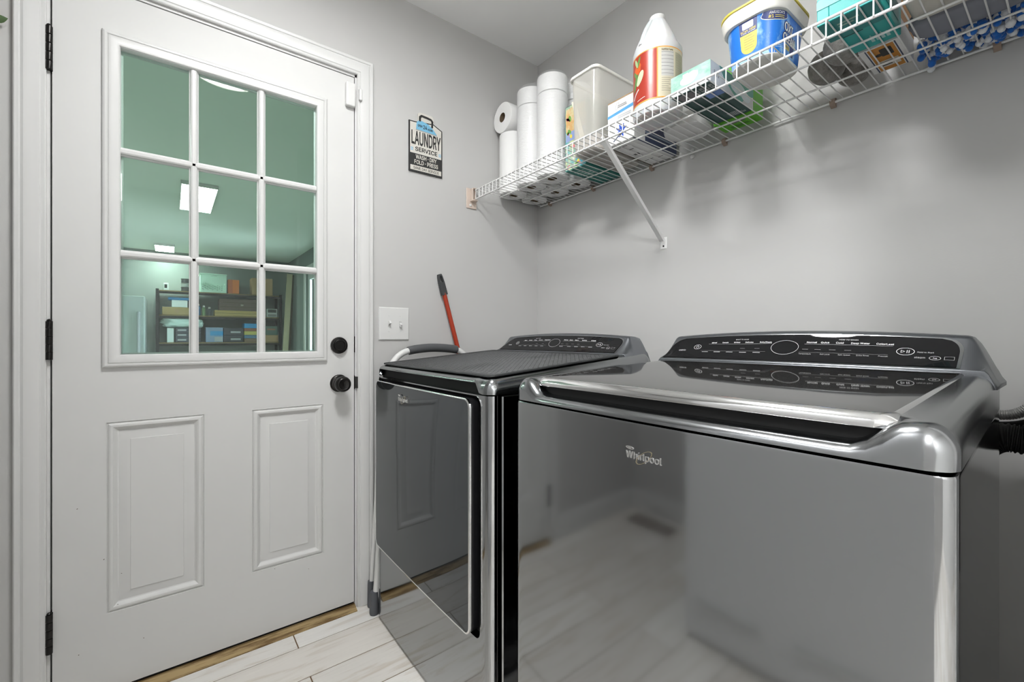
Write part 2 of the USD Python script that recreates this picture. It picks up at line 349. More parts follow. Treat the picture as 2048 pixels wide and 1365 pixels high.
# ------------------------------------------------------------------ wall plates and sign
sw = thing('light_switch', 'white double switch plate right of the door', 'light switch', (0, -.777, 1.095))
part(sw, 'plate', fixed(loft([rect_ring(-.8405, 1.031, -.7127, 1.163, i, x) for i, x in ((0, .0003), (0, .0035), (.002, .0055), (.006, .0062), (.03, .0066))], caps=True)), WHITE, 25)
for y, up in ((-.7985, 1), (-.7515, -1)):
    part(sw, 'toggle_slot', bx(.0062, y - .0052, 1.083, .0072, y + .0052, 1.107), mat('slot_grey', (.55, .55, .54), .5), False)
    tg = trimesh.creation.box(extents=(.016, .0075, .012)); tg.apply_transform(trimesh.transformations.rotation_matrix(-.5 * up, (0, 1, 0))); tg.apply_translation((.0115, y, 1.0955 + .004 * up))
    part(sw, 'toggle', tg, WHITE, False)
    for dz in (-.032, .032): part(sw, 'screw', lathe([(.0032, 0), (.0032, .0006), (.0001, .0012)], (.0064, y, 1.097 + dz), 14, 'x'), WHITE, False)

SY0, SY1, SZ0, SZ1 = -.713, -.558, 1.737, 1.944
sg = thing('laundry_sign', 'black and cream laundry service sign with a blue iron', 'sign', (0, -.635, 1.84))
sh = [(SY0, SZ0), (SY1, SZ0), (SY1, SZ1 - .010), (-.597, SZ1 + .012), (-.673, SZ1 + .012), (-.678, SZ1 + .003), (SY0, SZ1)]
W3 = ((0, 0, 0), (0, 1, 0), (0, 0, 1), (1, 0, 0))
def onw(poly, x0, x1): return frame(extr(poly, x1 - x0, x0), *W3)
outer = Polygon([(SY0, SZ0), (SY1, SZ0), (SY1, 1.9405), (-.601, 1.960), (-.690, 1.948), (SY0, 1.948)])
CREAM = mat('sign_cream', (.60, .58, .53), .6); SBLK = mat('sign_black', (.025, .025, .025), .6); SBLU = mat('sign_blue', (.17, .43, .62), .6)
halo = unary_union([rrect(-.672, 1.940, -.600, 1.992, .012)])
part(sg, 'board', onw(outer, .001, .007), SBLK, False)
part(sg, 'halo', onw(halo, .001, .0066), CREAM, False)
cream = outer.buffer(-.0045).intersection(sbox(-1, 1.8145, 0, 3))
part(sg, 'cream_field', onw(cream, .007, .0074), CREAM, False)
part(sg, 'cream_band', onw(sbox(SY0 + .006, SZ0 + .007, SY1 - .005, 1.764), .007, .0074), CREAM, False)
iron = Polygon([(-.6815, 1.917), (-.6785, 1.948), (-.668, 1.957), (-.655, 1.9575), (-.625, 1.951), (-.605, 1.938), (-.588, 1.921), (-.5845, 1.915)])
part(sg, 'iron_body', onw(iron, .0074, .0082), SBLU, False)
part(sg, 'iron_sole', onw(Polygon([(-.683, 1.9135), (-.6815, 1.917), (-.5845, 1.915), (-.5825, 1.9115)]), .0074, .008), mat('sole_grey', (.35, .34, .33), .5), False)
hnd = LineString([(-.664, 1.957), (-.664, 1.972), (-.656, 1.979), (-.628, 1.977), (-.612, 1.9745), (-.606, 1.968), (-.607, 1.945)]).buffer(.0042)
part(sg, 'iron_handle', onw(hnd, .0074, .0084), SBLK, False)
def wtxt(t, name, s, h, y, z, m, x=.0074, bold=False, w=None, align='c', rot=0):
    e = text(s, h, .0007, bold, align, w)
    if rot: e.apply_transform(trimesh.transformations.rotation_matrix(rot, (0, 0, 1)))
    part(t, name, frame(e, (x, y, z), (0, 1, 0), (0, 0, 1), (1, 0, 0)), m, False)
wtxt(sg, 'lettering', 'LAUNDRY', .0545, -.6355, 1.8535, SBLK, bold=True, w=.138)
wtxt(sg, 'lettering', 'SERVICE', .0165, -.6345, 1.826, SBLK, bold=True, w=.104)
wtxt(sg, 'lettering', 'WASH · DRY', .0165, -.6345, 1.794, CREAM, .007, True, .098)
wtxt(sg, 'lettering', 'FOLD · PRESS', .0165, -.6345, 1.7715, CREAM, .007, True, .112)
wtxt(sg, 'lettering', 'SAME DAY SERVICE', .011, -.6345, 1.7485, SBLK, w=.118)
wtxt(sg, 'lettering', 'OPEN', .009, -.664, 1.930, SBLK, .0082, True, .021)
wtxt(sg, 'lettering', '24', .0155, -.641, 1.926, SBLK, .0082, True, .018)
wtxt(sg, 'lettering', 'HOURS', .008, -.6165, 1.925, SBLK, .0082, True, .024)
for y in (-.700, -.570):
    for k in range(3): part(sg, 'blue_bar', onw(sbox(y - .006, 1.825 + k * .005, y + .006, 1.8275 + k * .005), .0074, .0077), SBLU, False)

# small leaf and bead hanging that just enters the frame at the left
wr = thing('wall_wreath', 'green leaf and wooden bead hanging at the left picture edge', 'wall decoration', (0.01, -1.93, 1.87))
WOODB = mat('bead_wood', (.50, .37, .24), .6); LEAF = mat('leaf_green', (.07, .12, .045), .6)
part(wr, 'hoop', tube([(.012, -1.93 + .07 * math.cos(t), 1.87 + .07 * math.sin(t)) for t in np.linspace(0, 2 * np.pi, 40)], .004, 8), WOODB)
for k in range(14):
    t = 2 * math.pi * k / 14 + .2; c = np.array([.016, -1.93 + .072 * math.cos(t), 1.87 + .072 * math.sin(t)])
    if k % 3 == 0: part(wr, 'bead', trimesh.creation.icosphere(2, .0135).apply_translation(c), WOODB, True)
    else:
        u = np.array([.2, math.cos(t + .6), math.sin(t + .6)]); v = np.array([.3, -math.sin(t + .6), math.cos(t + .6)])
        lf = [c + u * s * .034 + v * wdt * .009 * math.sin(math.pi * s) + np.array([.004 * math.sin(math.pi * s), 0, 0]) * (1 - abs(wdt)) for s in np.linspace(0, 1, 7) for wdt in (-1, 0, 1)]
        F = [q for i in range(6) for j in range(2) for q in ((i * 3 + j, i * 3 + j + 1, i * 3 + j + 4), (i * 3 + j, i * 3 + j + 4, i * 3 + j + 3))]
        part(wr, 'leaf', trimesh.Trimesh(np.array(lf), np.array(F), process=False), LEAF, True)

# ------------------------------------------------------------------ lamps
def dome(label, c, m):
    t = thing('ceiling_light', label, 'ceiling light', (*c, H))
    part(t, 'rim', lathe([(.0001, H - .0005), (.178, H - .0005), (.180, H - .004), (.180, H - .026), (.176, H - .0285), (.171, H - .028), (.170, H - .022), (.170, H - .010), (.0001, H - .010)], (*c, 0), 56), mat('lamp_nickel', (.5, .48, .45), .3, 1.0), 30, label='metal rim')
    part(t, 'shade', lathe([(.0001, H - .012)] + [(.1695 * math.cos(u), H - .021 - .006 * math.sin(u)) for u in np.linspace(0, math.pi / 2 - .02, 10)], (*c, 0), 56), m, 60)
    part(t, 'finial', lathe([(.0001, H - .040), (.005, H - .039), (.006, H - .034), (.003, H - .029), (.0001, H - .026)], (*c, 0), 20), _mats['lamp_nickel'], 40)
dome('round frosted ceiling lamp over the laundry floor', (.965, -1.265), emit('lamp_glow', (.99, .995, .99), LAMP))
dome('added round fill lamp at the ceiling behind the viewer, out of view', (2.75, -2.30), emit('fill_glow', (.99, .995, 1.0), LAMP2))  # added fill lamp, out of view, lifts the light in the whole room

# pale cupboard out of view, placed for the pale reflection in the washer
cb = thing('unseen_cupboard', 'unseen pale cupboard with bar handles, placed for the washer reflection', 'cupboard', (1.4, -2.1, 0))
CBM = mat('cupboard_white', (.80, .80, .81), .4)
part(cb, 'carcass', bx(.88, Y0 + .002, .0, 1.84, -1.735, 2.2, .002), CBM, False)
cd_ = part(cb, 'cupboard_front', bx(.883, -1.735, .03, 1.837, -1.715, 2.19, .003), CBM, False)
for x0 in (.93, 1.25): part(cb, 'bar_handle', rbox(x0, -1.713, .150, x0 + .22, -1.704, .162, .003, 10), TRIM, 40)

# ================================================================== washer and dryer
LOGO = mat('logo_chrome', (.80, .79, .77), .2, .9); GOLD = mat('logo_gold', (.55, .48, .33), .25, .9)
def badge(t, x0, x1, z0, y):
    """brand badge on a front face: lettering with a tilted ring and a small eye-shaped swirl"""
    w = x1 - x0; h = w * .17
    F = ((x0, y, z0), (1, 0, 0), (0, 0, 1), (0, -1, 0))
    b = part(t, 'badge', frame(text('Whirlpool', h, .0015, False, w=w), *F), LOGO, False, label='raised chrome brand badge')
    rg = affinity.rotate(ring_e(w * .52, h * .42, w * .27, h * .62, w * .014), 38, origin=(w * .52, h * .42))
    part(b, 'badge_ring', frame(extr(rg, .0012), *F), GOLD, False)
    sw_ = affinity.rotate(unary_union([ring_e(w * .12, h * 1.45, w * .115, h * .22, w * .02), ellipse(w * .12, h * 1.45, w * .05, h * .09)]), -8)
    part(b, 'badge_swirl', frame(extr(sw_, .0014), *F), LOGO, False)

def front_bow(P, xc, hw, yf, amt):
    P = np.array(P, float); k = P[:, 1] < yf + .03
    P[k, 1] -= amt * (1 - ((P[k, 0] - xc) / hw) ** 2); return P

def console(t, x0, x1, yb, zb0, yt, ztop, yback, zlow, words, cap_m, ref, gfx):
    """sloped control console: body, end caps, black glass face with print. Face point: s along x in [0,1], q up the slope in [0,1]"""
    xc, hw = (x0 + x1) / 2, (x1 - x0) / 2
    def crown(x): return .016 * (1 - ((x - xc) / hw) ** 2) - .016
    def endf(x): u = np.abs((x - xc) / hw); t = np.clip((u - .885) / .115, 0, 1); return .10 + .90 * np.clip(1 - t ** 1.5, 0, 1) ** 1.35
    def sect(x):
        e = float(endf(x)); zt = ztop + float(crown(x)); zt = zlow + (zt - zlow) * e
        y_t = yb + (yt - yb) * (1 - (1 - e) * .3); zb = min(zb0, zt - .006)
        dz = zt - zb
        return np.array([(x, yb, min(zlow, zb - .003)), (x, yb, zb - .001), (x, yb + .002, zb + .002), (x, yb + (y_t - yb) * .5 + .004 * e, zb + dz * .48), (x, y_t - .003, zt - .008 * e), (x, y_t + .001, zt - .003 * e), (x, y_t + .008, zt),
                         (x, (y_t + yback) / 2, zt - .001), (x, yback - .012, zt - .006 * e), (x, yback - .003, zt - .016 * e), (x, yback, zb + dz * .4), (x, yback, zlow)])
    us = np.concatenate([np.linspace(-1, -.8, 14), np.linspace(-.75, .75, 25), np.linspace(.8, 1, 14)])
    con = part(t, 'console', fixed(loft([sect(xc + u * hw) for u in us], caps=True)), cap_m, 40)
    def P(x, q, off=.0):
        s = sect(float(np.clip(x, x0 + .001, x1 - .001))); A, B, D = s[2], s[3], s[4]
        p = (1 - q) * (1 - q) * A + 2 * q * (1 - q) * (2 * B - .5 * A - .5 * D) + q * q * D
        n = np.array([0, -(D[2] - A[2]), D[1] - A[1]]); n /= np.linalg.norm(n)
        return p + n * off
    def conform(poly, off, n=40, m=8, trap=0.0):
        """grid patch over a rounded trapezoid given by left/right x at the foot and head"""
        (l0, r0, l1, r1, q0, q1, rc) = poly; V = []
        for j in range(m + 1):
            q = q0 + (q1 - q0) * j / m; k = j / m
            l, r = l0 + (l1 - l0) * k, r0 + (r1 - r0) * k
            e = max(0, (q - (q1 - rc)) / rc) if rc else 0; ins = rc * .06 * (1 - math.sqrt(max(0, 1 - e * e)))
            for i in range(n + 1): V.append(P((l + ins) + (r - l - 2 * ins) * i / n, q, off))
        V = np.array(V); F = []
        for j in range(m):
            for i in range(n):
                a = j * (n + 1) + i; F += [(a, a + 1, a + n + 2), (a, a + n + 2, a + n + 1)]
        return trimesh.Trimesh(V, np.array(F), process=False)
    X = lambda fx: ref[0] + fx * (ref[1] - ref[0])
    gl = (X(gfx[0]), X(gfx[1]), X(gfx[2]), X(gfx[3]), .04, .955, .45)
    gb = (gl[0] - .005, gl[1] + .005, gl[2] - .005, gl[3] + .005, .02, 1.0, .45)
    part(con, 'chrome_surround', conform(gb, .0012, m=16), SATIN, True)
    part(con, 'glass_face', conform(gl, .0024, m=16), BLACKG, True)
    def put(mesh, m, name='print'):
        me = tm(mesh).copy(); v = np.asarray(me.vertices).copy()
        me.vertices = np.array([P(p[0], p[1] / .082, .0027 + p[2]) for p in v]); part(con, name, me, m, False)
    def word(s, fx, q, h, m=WPRINT, w=None, bold=True, align='c'):
        e = text(s, h, .0001, bold, align, w); e.vertices = np.asarray(e.vertices) * (1, 1.0, 1) + (X(fx), q * .082, 0); put(e, m, 'lettering')
    def shape(poly, m=WPRINT): put(extr(poly, .0001), m)
    words(word, shape, X)
    return con

def legend(word, shape, X, big, head1, head2, row1, row2):
    G = mat('print_soft', (.45, .45, .45), .5); L = .055 / .67
    word(head1, .344, .765, .0030, G); word(head2, .666, .765, .0034, G)
    shape(sbox(X(.222), .0500, X(.449), .0506), G); shape(sbox(X(.549), .0500, X(.775), .0506), G)
    for fx, t_, w_ in zip((.242, .285, .328, .372, .428), row1, (.014, .0165, .0165, .020, .028)): word(t_, fx, .645, .0040, WPRINT, w_ if big else None)
    for fx, t_, w_ in zip((.569, .606, .645, .697, .756), row2, (.021, .017, .0145, .033, .029)): word(t_, fx, .645, .0046, WPRINT, w_ if big else None)
    shape(sbox(X(.200), .0268, X(.435), .0272), GPRINT); shape(sbox(X(.539), .0268, X(.767), .0272), GPRINT)
    for fx in (.218, .265, .312, .360, .407): shape(sbox(X(fx) - .0085, .0225, X(fx) + .0085, .0245), GPRINT)
    for fx, t_ in zip((.557, .613, .663, .709, .757), ('Temperature', 'Soil Level', 'Spin Speed', 'Extra Rinse', 'Presoak')):
        if big: word(t_, fx, .262, .0030, G, bold=False)
        else: shape(sbox(X(fx) - .009, .0222, X(fx) + .009, .0244), GPRINT)
    for fx in (.355, .405, .555, .59, .63, .67): shape(sbox(X(fx) - .006, .0345, X(fx) + .006, .0360), mat('faint_print', (.10, .10, .10), .5))
    shape(ring_e(X(.492), .0400, .0300, .0205, .0010), G)
    shape(ring_e(X(.180), .0405, .0105, .0085, .0010), WPRINT)
    shape(ring_e(X(.180), .0405, .0048, .0042, .0008), WPRINT); shape(sbox(X(.180) - .0005, .0410, X(.180) + .0005, .0455), WPRINT)
    word('cabrio', .120, .325, .0058, WPRINT, .021, bold=False)
    shape(ring_e(X(.804), .0372, .0140, .0098, .0009), WPRINT)
    c = X(.804); shape(Polygon([(c - .007, .0335), (c - .007, .0410), (c - .0005, .0372)]).difference(Polygon([(c - .0062, .0347), (c - .0062, .0397), (c - .0018, .0372)])), WPRINT)
    shape(unary_union([sbox(c + .002, .0336, c + .0032, .0408), sbox(c + .005, .0336, c + .0062, .0408)]), WPRINT)
    word('Hold to Start', .846, .425, .0036, G, .024, bold=False)
    word('steam', .836, .255, .0046, G, .016, bold=False)
    shape(ring_e(X(.867), .0228, .0085, .0052, .0009), G); word('he', .867, .255, .0038, G)
    shape(sbox(X(.895) - .0070, .0190, X(.895) + .0070, .0275).difference(sbox(X(.895) - .0062, .0197, X(.895) + .0062, .0268)), GPRINT)

def cap_shell(x0, y0, x1, y1, r, ztop, zbot, rh, rv, bow, ins_list, inner_z=None):
    xc, hw = (x0 + x1) / 2, (x1 - x0) / 2
    def O(i): return front_bow(rr_outline(x0 + i, y0 + i, x1 - i, y1 - i, max(r - i, .006), 44, 10), xc, hw, y0 + i, bow)
    rings = []
    o = O(0); zt = ztop(o); rr = np.minimum(rv, zt - zbot(o) - .001)
    rings.append(np.column_stack([O(.012), zbot(o)])); rings.append(np.column_stack([o, zbot(o)]))
    for a in np.linspace(0, 90, 9):
        oi = O(rh * (1 - math.cos(math.radians(a)))); rings.append(np.column_stack([oi, ztop(oi) - rr + rr * math.sin(math.radians(a))]))
    for i in ins_list:
        oi = O(i); rings.append(np.column_stack([oi, ztop(oi)]))
    return fixed(loft(rings, caps='end')), O

# ---- washer
WX0, WX1, WY, WYB, WS = .936, 1.645, -.8845, -.215, .9015
wxc, whw = (WX0 + WX1) / 2, (WX1 - WX0) / 2
ws = thing('washing_machine', 'graphite grey top-loading washing machine nearest the viewer', 'washing machine', (wxc, -.55, 0))
def taper(P): P = np.array(P, float); P[:, 0] = wxc + (P[:, 0] - wxc) * (1 - .068 * np.clip((P[:, 1] - WY) / .67, 0, 1)); return P
def prism_body(x0, y0, x1, y1, z0, z1, r, bow, top=.004):
    o = lambda i: taper(front_bow(rr_outline(x0 + i, y0 + i, x1 - i, y1 - i, r - i * .5, 44, 8), (x0 + x1) / 2, (x1 - x0) / 2, y0 + i, bow))
    return vloft([(o(.004), z0), (o(0), z0 + .004), (o(0), z1 - top), (o(.0012), z1 - top * .3), (o(top), z1)])
part(ws, 'cabinet', prism_body(WX0 + .001, WY, WX1 - .001, WYB, .025, WS - .002, .020, .007), METAL, 30)
for xx in (WX0 + .06, WX1 - .06):
    for yy in (WY + .06, WYB - .06): part(ws, 'foot', lathe([(.018, 0), (.02, .008), (.012, .012), (.012, .026)], (xx, yy, 0), 20), BLACK, 30)
def wz(o):
    x, y = o[:, 0], o[:, 1]
    z = .9500 + .050 * np.clip(y + .86, -.03, .5)
    dip = sstep(.318, .262, np.abs(x - wxc)) * sstep(-.800, -.850, y)
    return z - .0310 * dip - .004 * sstep(.33, .355, np.abs(x - wxc))
deck, wO = cap_shell(WX0, WY - .001, WX1, WYB, .030, wz, lambda o: np.full(len(o), WS + .001), .022, .028, .007, [.03, .036])
deck.vertices = taper(deck.vertices); part(ws, 'top_deck', deck, SATIN, 50)
# lid: smoked glass in a bright frame, over a black block standing for the shaded gap
LX0, LX1, LY0, LY1 = wxc - .308, wxc + .308, -.866, -.372
def lz(o): return .9475 + .0500 * (o[:, 1] + .86) + .0012 * (1 - ((o[:, 0] - wxc) / .31) ** 2)
def lid_layer(ins, dz, r=.030): 
    q = front_bow(rr_outline(LX0 + ins, LY0 + ins, LX1 - ins, LY1 - max(ins - .004, 0), max(r - ins, .008), 40, 10), wxc, .31, LY0 + ins, .006); return np.column_stack([q, lz(q) + dz])
part(ws, 'lid_gap_shade', fixed(loft([lid_layer(.013, -.040), lid_layer(.013, -.020), lid_layer(.013, -.0085)], caps=True)), BLACK, 30)
lid = part(ws, 'lid', fixed(loft([lid_layer(.010, -.008), lid_layer(.010, .0040), lid_layer(.0115, .0052), lid_layer(.05, .0056), lid_layer(.15, .006)], caps=True)), LIDG, 40, label='smoked glass lid')
part(lid, 'lid_trim', fixed(loft([lid_layer(.012, -.0115), lid_layer(.002, -.0120), lid_layer(0, -.0105), lid_layer(.0002, -.0050), lid_layer(.0022, -.0015), lid_layer(.0060, .0030), lid_layer(.0098, .0052), lid_layer(.0112, .0050), lid_layer(.0105, -.008)], caps=False)), CHROME, 50, label='bright chrome lid frame')
console(ws, WX0 + .012, WX1 - .016, -.366, .979, -.312, 1.0555, WYB - .004, .948,
        lambda w, s, X: legend(w, s, X, True, 'WHAT TO WASH', 'HOW TO WASH', ('Mixed', 'Casuals', 'Whites', 'Delicates', 'Bulky/Sheets'), ('Normal', 'Quick', 'Cold', 'Deep Water', 'ColorLast')), CONS, (.938, 1.641), (.047, .910, .080, .914))
badge(ws, 1.251, 1.319, .8395, WY - .0068)

# ---- dryer
DX0, DX1, DY, DYB, DS = .110, .845, -.887, -.225, .898
dxc, dhw = (DX0 + DX1) / 2, (DX1 - DX0) / 2
dr = thing('clothes_dryer', 'graphite grey clothes dryer beside the door with a black mat on top', 'clothes dryer', (dxc, -.55, 0))
part(dr, 'cabinet', bx(DX0 + .001, -.848, .025, DX1 - .001, DYB, DS - .002, .003), METAL, False)
for xx in (DX0 + .06, DX1 - .06):
    for yy in (DY + .06, DYB - .06): part(dr, 'foot', lathe([(.018, 0), (.02, .008), (.012, .012), (.012, .026)], (xx, yy, 0), 20), BLACK, 30)
# front panel: rounded shell with the door well cut out
RX0, RX1, RZ0, RZ1 = DX0 + .010, .803, .284, .8925
o_ = front_bow(rr_outline(DX0, DY, DX1, -.850, .022, 44, 8), dxc, dhw, DY, .004)
solid = m3.Manifold(m3.Mesh(np.asarray(tm(vloft([(o_, .012), (o_, DS - .002)])).vertices, np.float32), np.asarray(tm(vloft([(o_, .012), (o_, DS - .002)])).faces, np.uint32)))
well = extr(rrect(RX0, RZ0, RX1, RZ1, .020), .05)
well = frame(well, (0, DY + .022, 0), (1, 0, 0), (0, 0, 1), (0, -1, 0))
wl_ = m3.Manifold(m3.Mesh(np.asarray(well.vertices, np.float32), np.asarray(well.faces, np.uint32)))
fp = tm(solid - wl_)
if len(fp.faces) == 0: fp = tm(vloft([(o_, .012), (o_, DS - .002)]))
part(dr, 'front_panel', fp, METAL, 30)
part(dr, 'door_well', bx(RX0 + .0005, DY + .018, RZ0 + .0005, RX1 - .0005, DY + .021, DS + .030), BLACK, False)
# door: bulged glass in a bright rim, dark shell behind
GX0, GX1, GZ0, GZ1, GY = .150, .786, .292, .886, -.909
def dring(ins, y, bulge=0.0):
    q = rr_outline(GX0 + ins, GZ0 + ins, GX1 - ins, GZ1 - ins, max(.024 - ins, .008), 30, 10)
    b = bulge * (1 - ((q[:, 0] - (GX0 + GX1) / 2) / .32) ** 2)
    return np.column_stack([q[:, 0], np.full(len(q), y) - b, q[:, 1]])
ddoor = part(dr, 'dryer_door', fixed(loft([dring(.012, DY + .0175), dring(.002, DY + .010), dring(0, DY - .004), dring(.0008, GY + .005, .003), dring(.003, GY + .002, .003)], caps=True)), BLACKG, 40, label='dark shell of the dryer door')
part(ddoor, 'door_rim', fixed(loft([dring(-.0008, GY + .006, .003), dring(-.0008, GY + .0015, .003), dring(.001, GY, .003), dring(.0035, GY, .003), dring(.0045, GY + .0012, .003), dring(.0045, GY + .006, .003)], caps=False)), CHROME, 40, label='bright chrome rim')
gs = [dring(i, GY + .0008, 0) for i in (.0045, .03, .07, .12, .18, .24, .285)]
for q in gs:
    q[:, 1] -= .003 * (1 - ((q[:, 0] - .468) / .32) ** 2) + .0055 * np.clip(1 - ((q[:, 0] - .468) / .315) ** 2, 0, 1) * np.clip(1 - ((q[:, 2] - .589) / .296) ** 2, 0, 1)
part(ddoor, 'door_glass', fixed(loft(gs, caps='end')), DOORG, 60, label='smoked glass front')
badge(ddoor, .372, .443, .8375, GY - .0072)
# top cap, raised over the door well
def dz(o): return .9405 + .081 * np.clip(o[:, 1] + .865, -.03, .6)
def dzb(o): return DS + .001 + .0265 * sstep(.802, .790, o[:, 0]) * sstep(DX0 + .012, DX0 + .03, o[:, 0]) * (o[:, 1] < DY + .02)
dcap, dO = cap_shell(DX0, DY - .001, DX1, DYB, .030, dz, dzb, .030, .034, .004, [.034, .06])
part(dr, 'top_cap', dcap, mat('graphite_cap', (.29, .30, .305), .16, 1.0), 50)
console(dr, DX0 + .003, DX1 - .003, -.352, .985, -.300, 1.0570, DYB - .004, .945,
        lambda w, s, X: legend(w, s, X, False, 'WHAT TO DRY', 'HOW TO DRY', ('Mixed', 'Casuals', 'Whites', 'Delicates', 'Bulky/Sheets'), ('Normal', 'Quick', 'Steam', 'Sanitize', 'Wrinkle')), CONS, (.113, .842), (.045, .915, .105, .935))
# rubber mat of small diamond studs
mt = thing('dryer_mat', 'black studded rubber mat lying on the dryer', 'mat', (.48, -.62, .96))
MX0, MX1, MY0, MY1 = .128, .828, -.874, -.372
def mring(i, dzz):
    q = rr_outline(MX0 + i, MY0 + i, MX1 - i, MY1 - i, max(.018 - i, .004), 30, 6); q = front_bow(q, dxc, dhw, MY0 + i, .003)
    w = .0016 * np.sin(q[:, 1] * 19) * (q[:, 0] > .7) + .0012 * np.sin(q[:, 0] * 13)
    return np.column_stack([q, dz(q) + dzz + np.maximum(w, 0)])
part(mt, 'sheet', fixed(loft([mring(.001, .0006), mring(0, .0012), mring(0, .0048), mring(.002, .0058), mring(.012, .0058), mring(.014, .0042), mring(.05, .0042), mring(.15, .0042)], caps=True)), RUBBER, 40)
st = []
sx = MX0 + .026; k = 0
while sx < MX1 - .02:
    sy = MY0 + .026 + (k % 2) * .009
    while sy < MY1 - .02:
        z = float(dz(np.array([[sx, sy]]))[0]) + .0042; a = .0086
        st.append((np.array([(sx - a, sy, z), (sx, sy - a, z), (sx + a, sy, z), (sx, sy + a, z), (sx - a * .86, sy, z + .0012), (sx, sy - a * .86, z + .0012), (sx + a * .86, sy, z + .0012), (sx, sy + a * .86, z + .0012)]),
                   np.array([(0, 1, 5), (0, 5, 4), (1, 2, 6), (1, 6, 5), (2, 3, 7), (2, 7, 6), (3, 0, 4), (3, 4, 7), (4, 5, 6), (4, 6, 7)])))
        sy += .018
    sx += .009; k += 1
part(mt, 'stud', [trimesh.Trimesh(v, f, process=False) for v, f in st], RUBBER, False, kind='stuff')

# ---- hoses behind the washer
def corrugated(path, r, pitch, amp, seg=16):
    P = np.asarray(path, float); from_ = np.concatenate([[0], np.cumsum(np.linalg.norm(np.diff(P, axis=0), axis=1))])
    n = int(from_[-1] / (pitch / 4)); s = np.linspace(0, from_[-1], n); Q = np.column_stack([np.interp(s, from_, P[:, k]) for k in range(3)])
    return tube(Q, r + amp * np.sin(2 * np.pi * s / pitch), seg)
def spline(pts, n=60):
    from scipy.interpolate import CubicSpline
    p = np.asarray(pts, float); return CubicSpline(np.arange(len(p)), p)(np.linspace(0, len(p) - 1, n))
single('drain_hose', 'black corrugated drain hose rising behind the washing machine', 'hose', corrugated(spline([(1.45, -.10, .30), (1.50, -.09, .62), (1.59, -.10, .812), (1.65, -.10, .828), (1.70, -.09, .885), (1.745, -.06, .93), (1.76, -.045, .80), (1.765, -.04, .5)], 120), .029, .006, .0022), BLACK, 40)
single('supply_hose', 'braided grey supply hose above the black drain hose', 'hose', corrugated(spline([(1.42, -.055, .50), (1.50, -.050, .82), (1.60, -.046, .868), (1.65, -.044, .890), (1.72, -.035, .972), (1.74, -.012, 1.01)], 90), .0105, .004, .0007), mat('braided_steel', (.32, .32, .31), .35, .8), 40)
single('supply_hose', 'thin black supply hose between the braided and the drain hose', 'hose', tube(spline([(1.36, -.030, .45), (1.45, -.024, .78), (1.60, -.022, .842), (1.65, -.022, .856), (1.72, -.020, .88), (1.74, -.010, .885)], 60), .008, 12), BLACK, 40)

# ---- step ladder folded between dryer and wall
ld = thing('step_ladder', 'white folded step ladder with grey grip between dryer and wall', 'step ladder', (.06, -.62, 0))
GRIP = mat('grip_grey', (.075, .078, .082), .5)
arch = spline([(.088, -.886, .03), (.082, -.866, .30), (.070, -.845, .62), (.062, -.825, .86), (.060, -.802, .945), (.059, -.760, .980), (.058, -.700, .9935), (.058, -.630, .998), (.058, -.550, .9935), (.059, -.490, .975), (.060, -.440, .925), (.062, -.415, .86), (.07, -.405, .62), (.082, -.395, .30), (.088, -.385, .03)], 160)
part(ld, 'front_frame', tube(arch, .0125, 14), WHITE, 50)
g = arch[(arch[:, 1] > -.742) & (arch[:, 1] < -.512) & (arch[:, 2] > .9)]
part(ld, 'hand_grip', tube(g, [.0165] + [.0175] * (len(g) - 2) + [.0165], 16), GRIP, 50, label='grey foam hand grip')
for yy in (-.884, -.47): part(ld, 'rear_leg', tube([(.036, yy, .03), (.038, yy + .022, .42), (.045, yy + .034, .80)], .009, 12), WHITE, 50)
for x_, y_, r_2, h_ in ((.088, -.890, .0175, .085), (.088, -.384, .0175, .085), (.036, -.884, .013, .10), (.036, -.47, .013, .10)):
    part(ld, 'rubber_foot', lathe([(.0001, .0005), (r_2 * .92, .0005), (r_2, .006), (r_2 * .92, h_ - .01), (r_2 * .86, h_), (.0001, h_)], (x_, y_, 0), 20), mat('foot_grey', (.085, .09, .10), .55), 40)
for z_ in (.27, .52): part(ld, 'step', rbox(.050, -.845, z_, .058, -.43, z_ + .19, .004, 10), WHITE, 40)

# ---- red broom leaning in the corner
br = thing('broom', 'red broom handle with dark hanging grip leaning on the wall', 'broom', (.06, -.36, 0))
top, foot = np.array([.022, -.5575, 1.234]), np.array([.075, -.262, .10])
part(br, 'handle', tube([foot, top], .0098, 16), mat('broom_red', (.34, .030, .006), .42), 50)
dn = (top - foot) / np.linalg.norm(top - foot); side = np.cross(dn, (1, 0, 0)); side /= np.linalg.norm(side); nn = np.cross(side, dn)
gp = unary_union([Polygon([(-.0118, -.008), (.0118, -.008), (.0108, .045), (.0085, .070), (.0055, .082), (-.0055, .082), (-.0085, .070), (-.0108, .045)]).buffer(.0008)]).difference(Polygon([(-.0058, .048), (.0058, .048), (.0040, .070), (0, .076), (-.0040, .070)]).buffer(.0008))
part(br, 'grip', fixed(frame(extr(gp, .019, -.0095), top, side, dn, nn)), mat('grip_dark', (.045, .048, .05), .5), 30, label='dark plastic hanging grip')
part(br, 'broom_head', bx(.06, -.36, .085, .10, -.16, .12, .006), BLACK, False)
part(br, 'bristles', fixed(loft([np.array([(.062, -.355, .086), (.098, -.355, .086), (.098, -.165, .086), (.062, -.165, .086)]), np.array([(.050, -.385, .002), (.106, -.385, .002), (.106, -.135, .002), (.050, -.135, .002)])])), RUBBER, False)

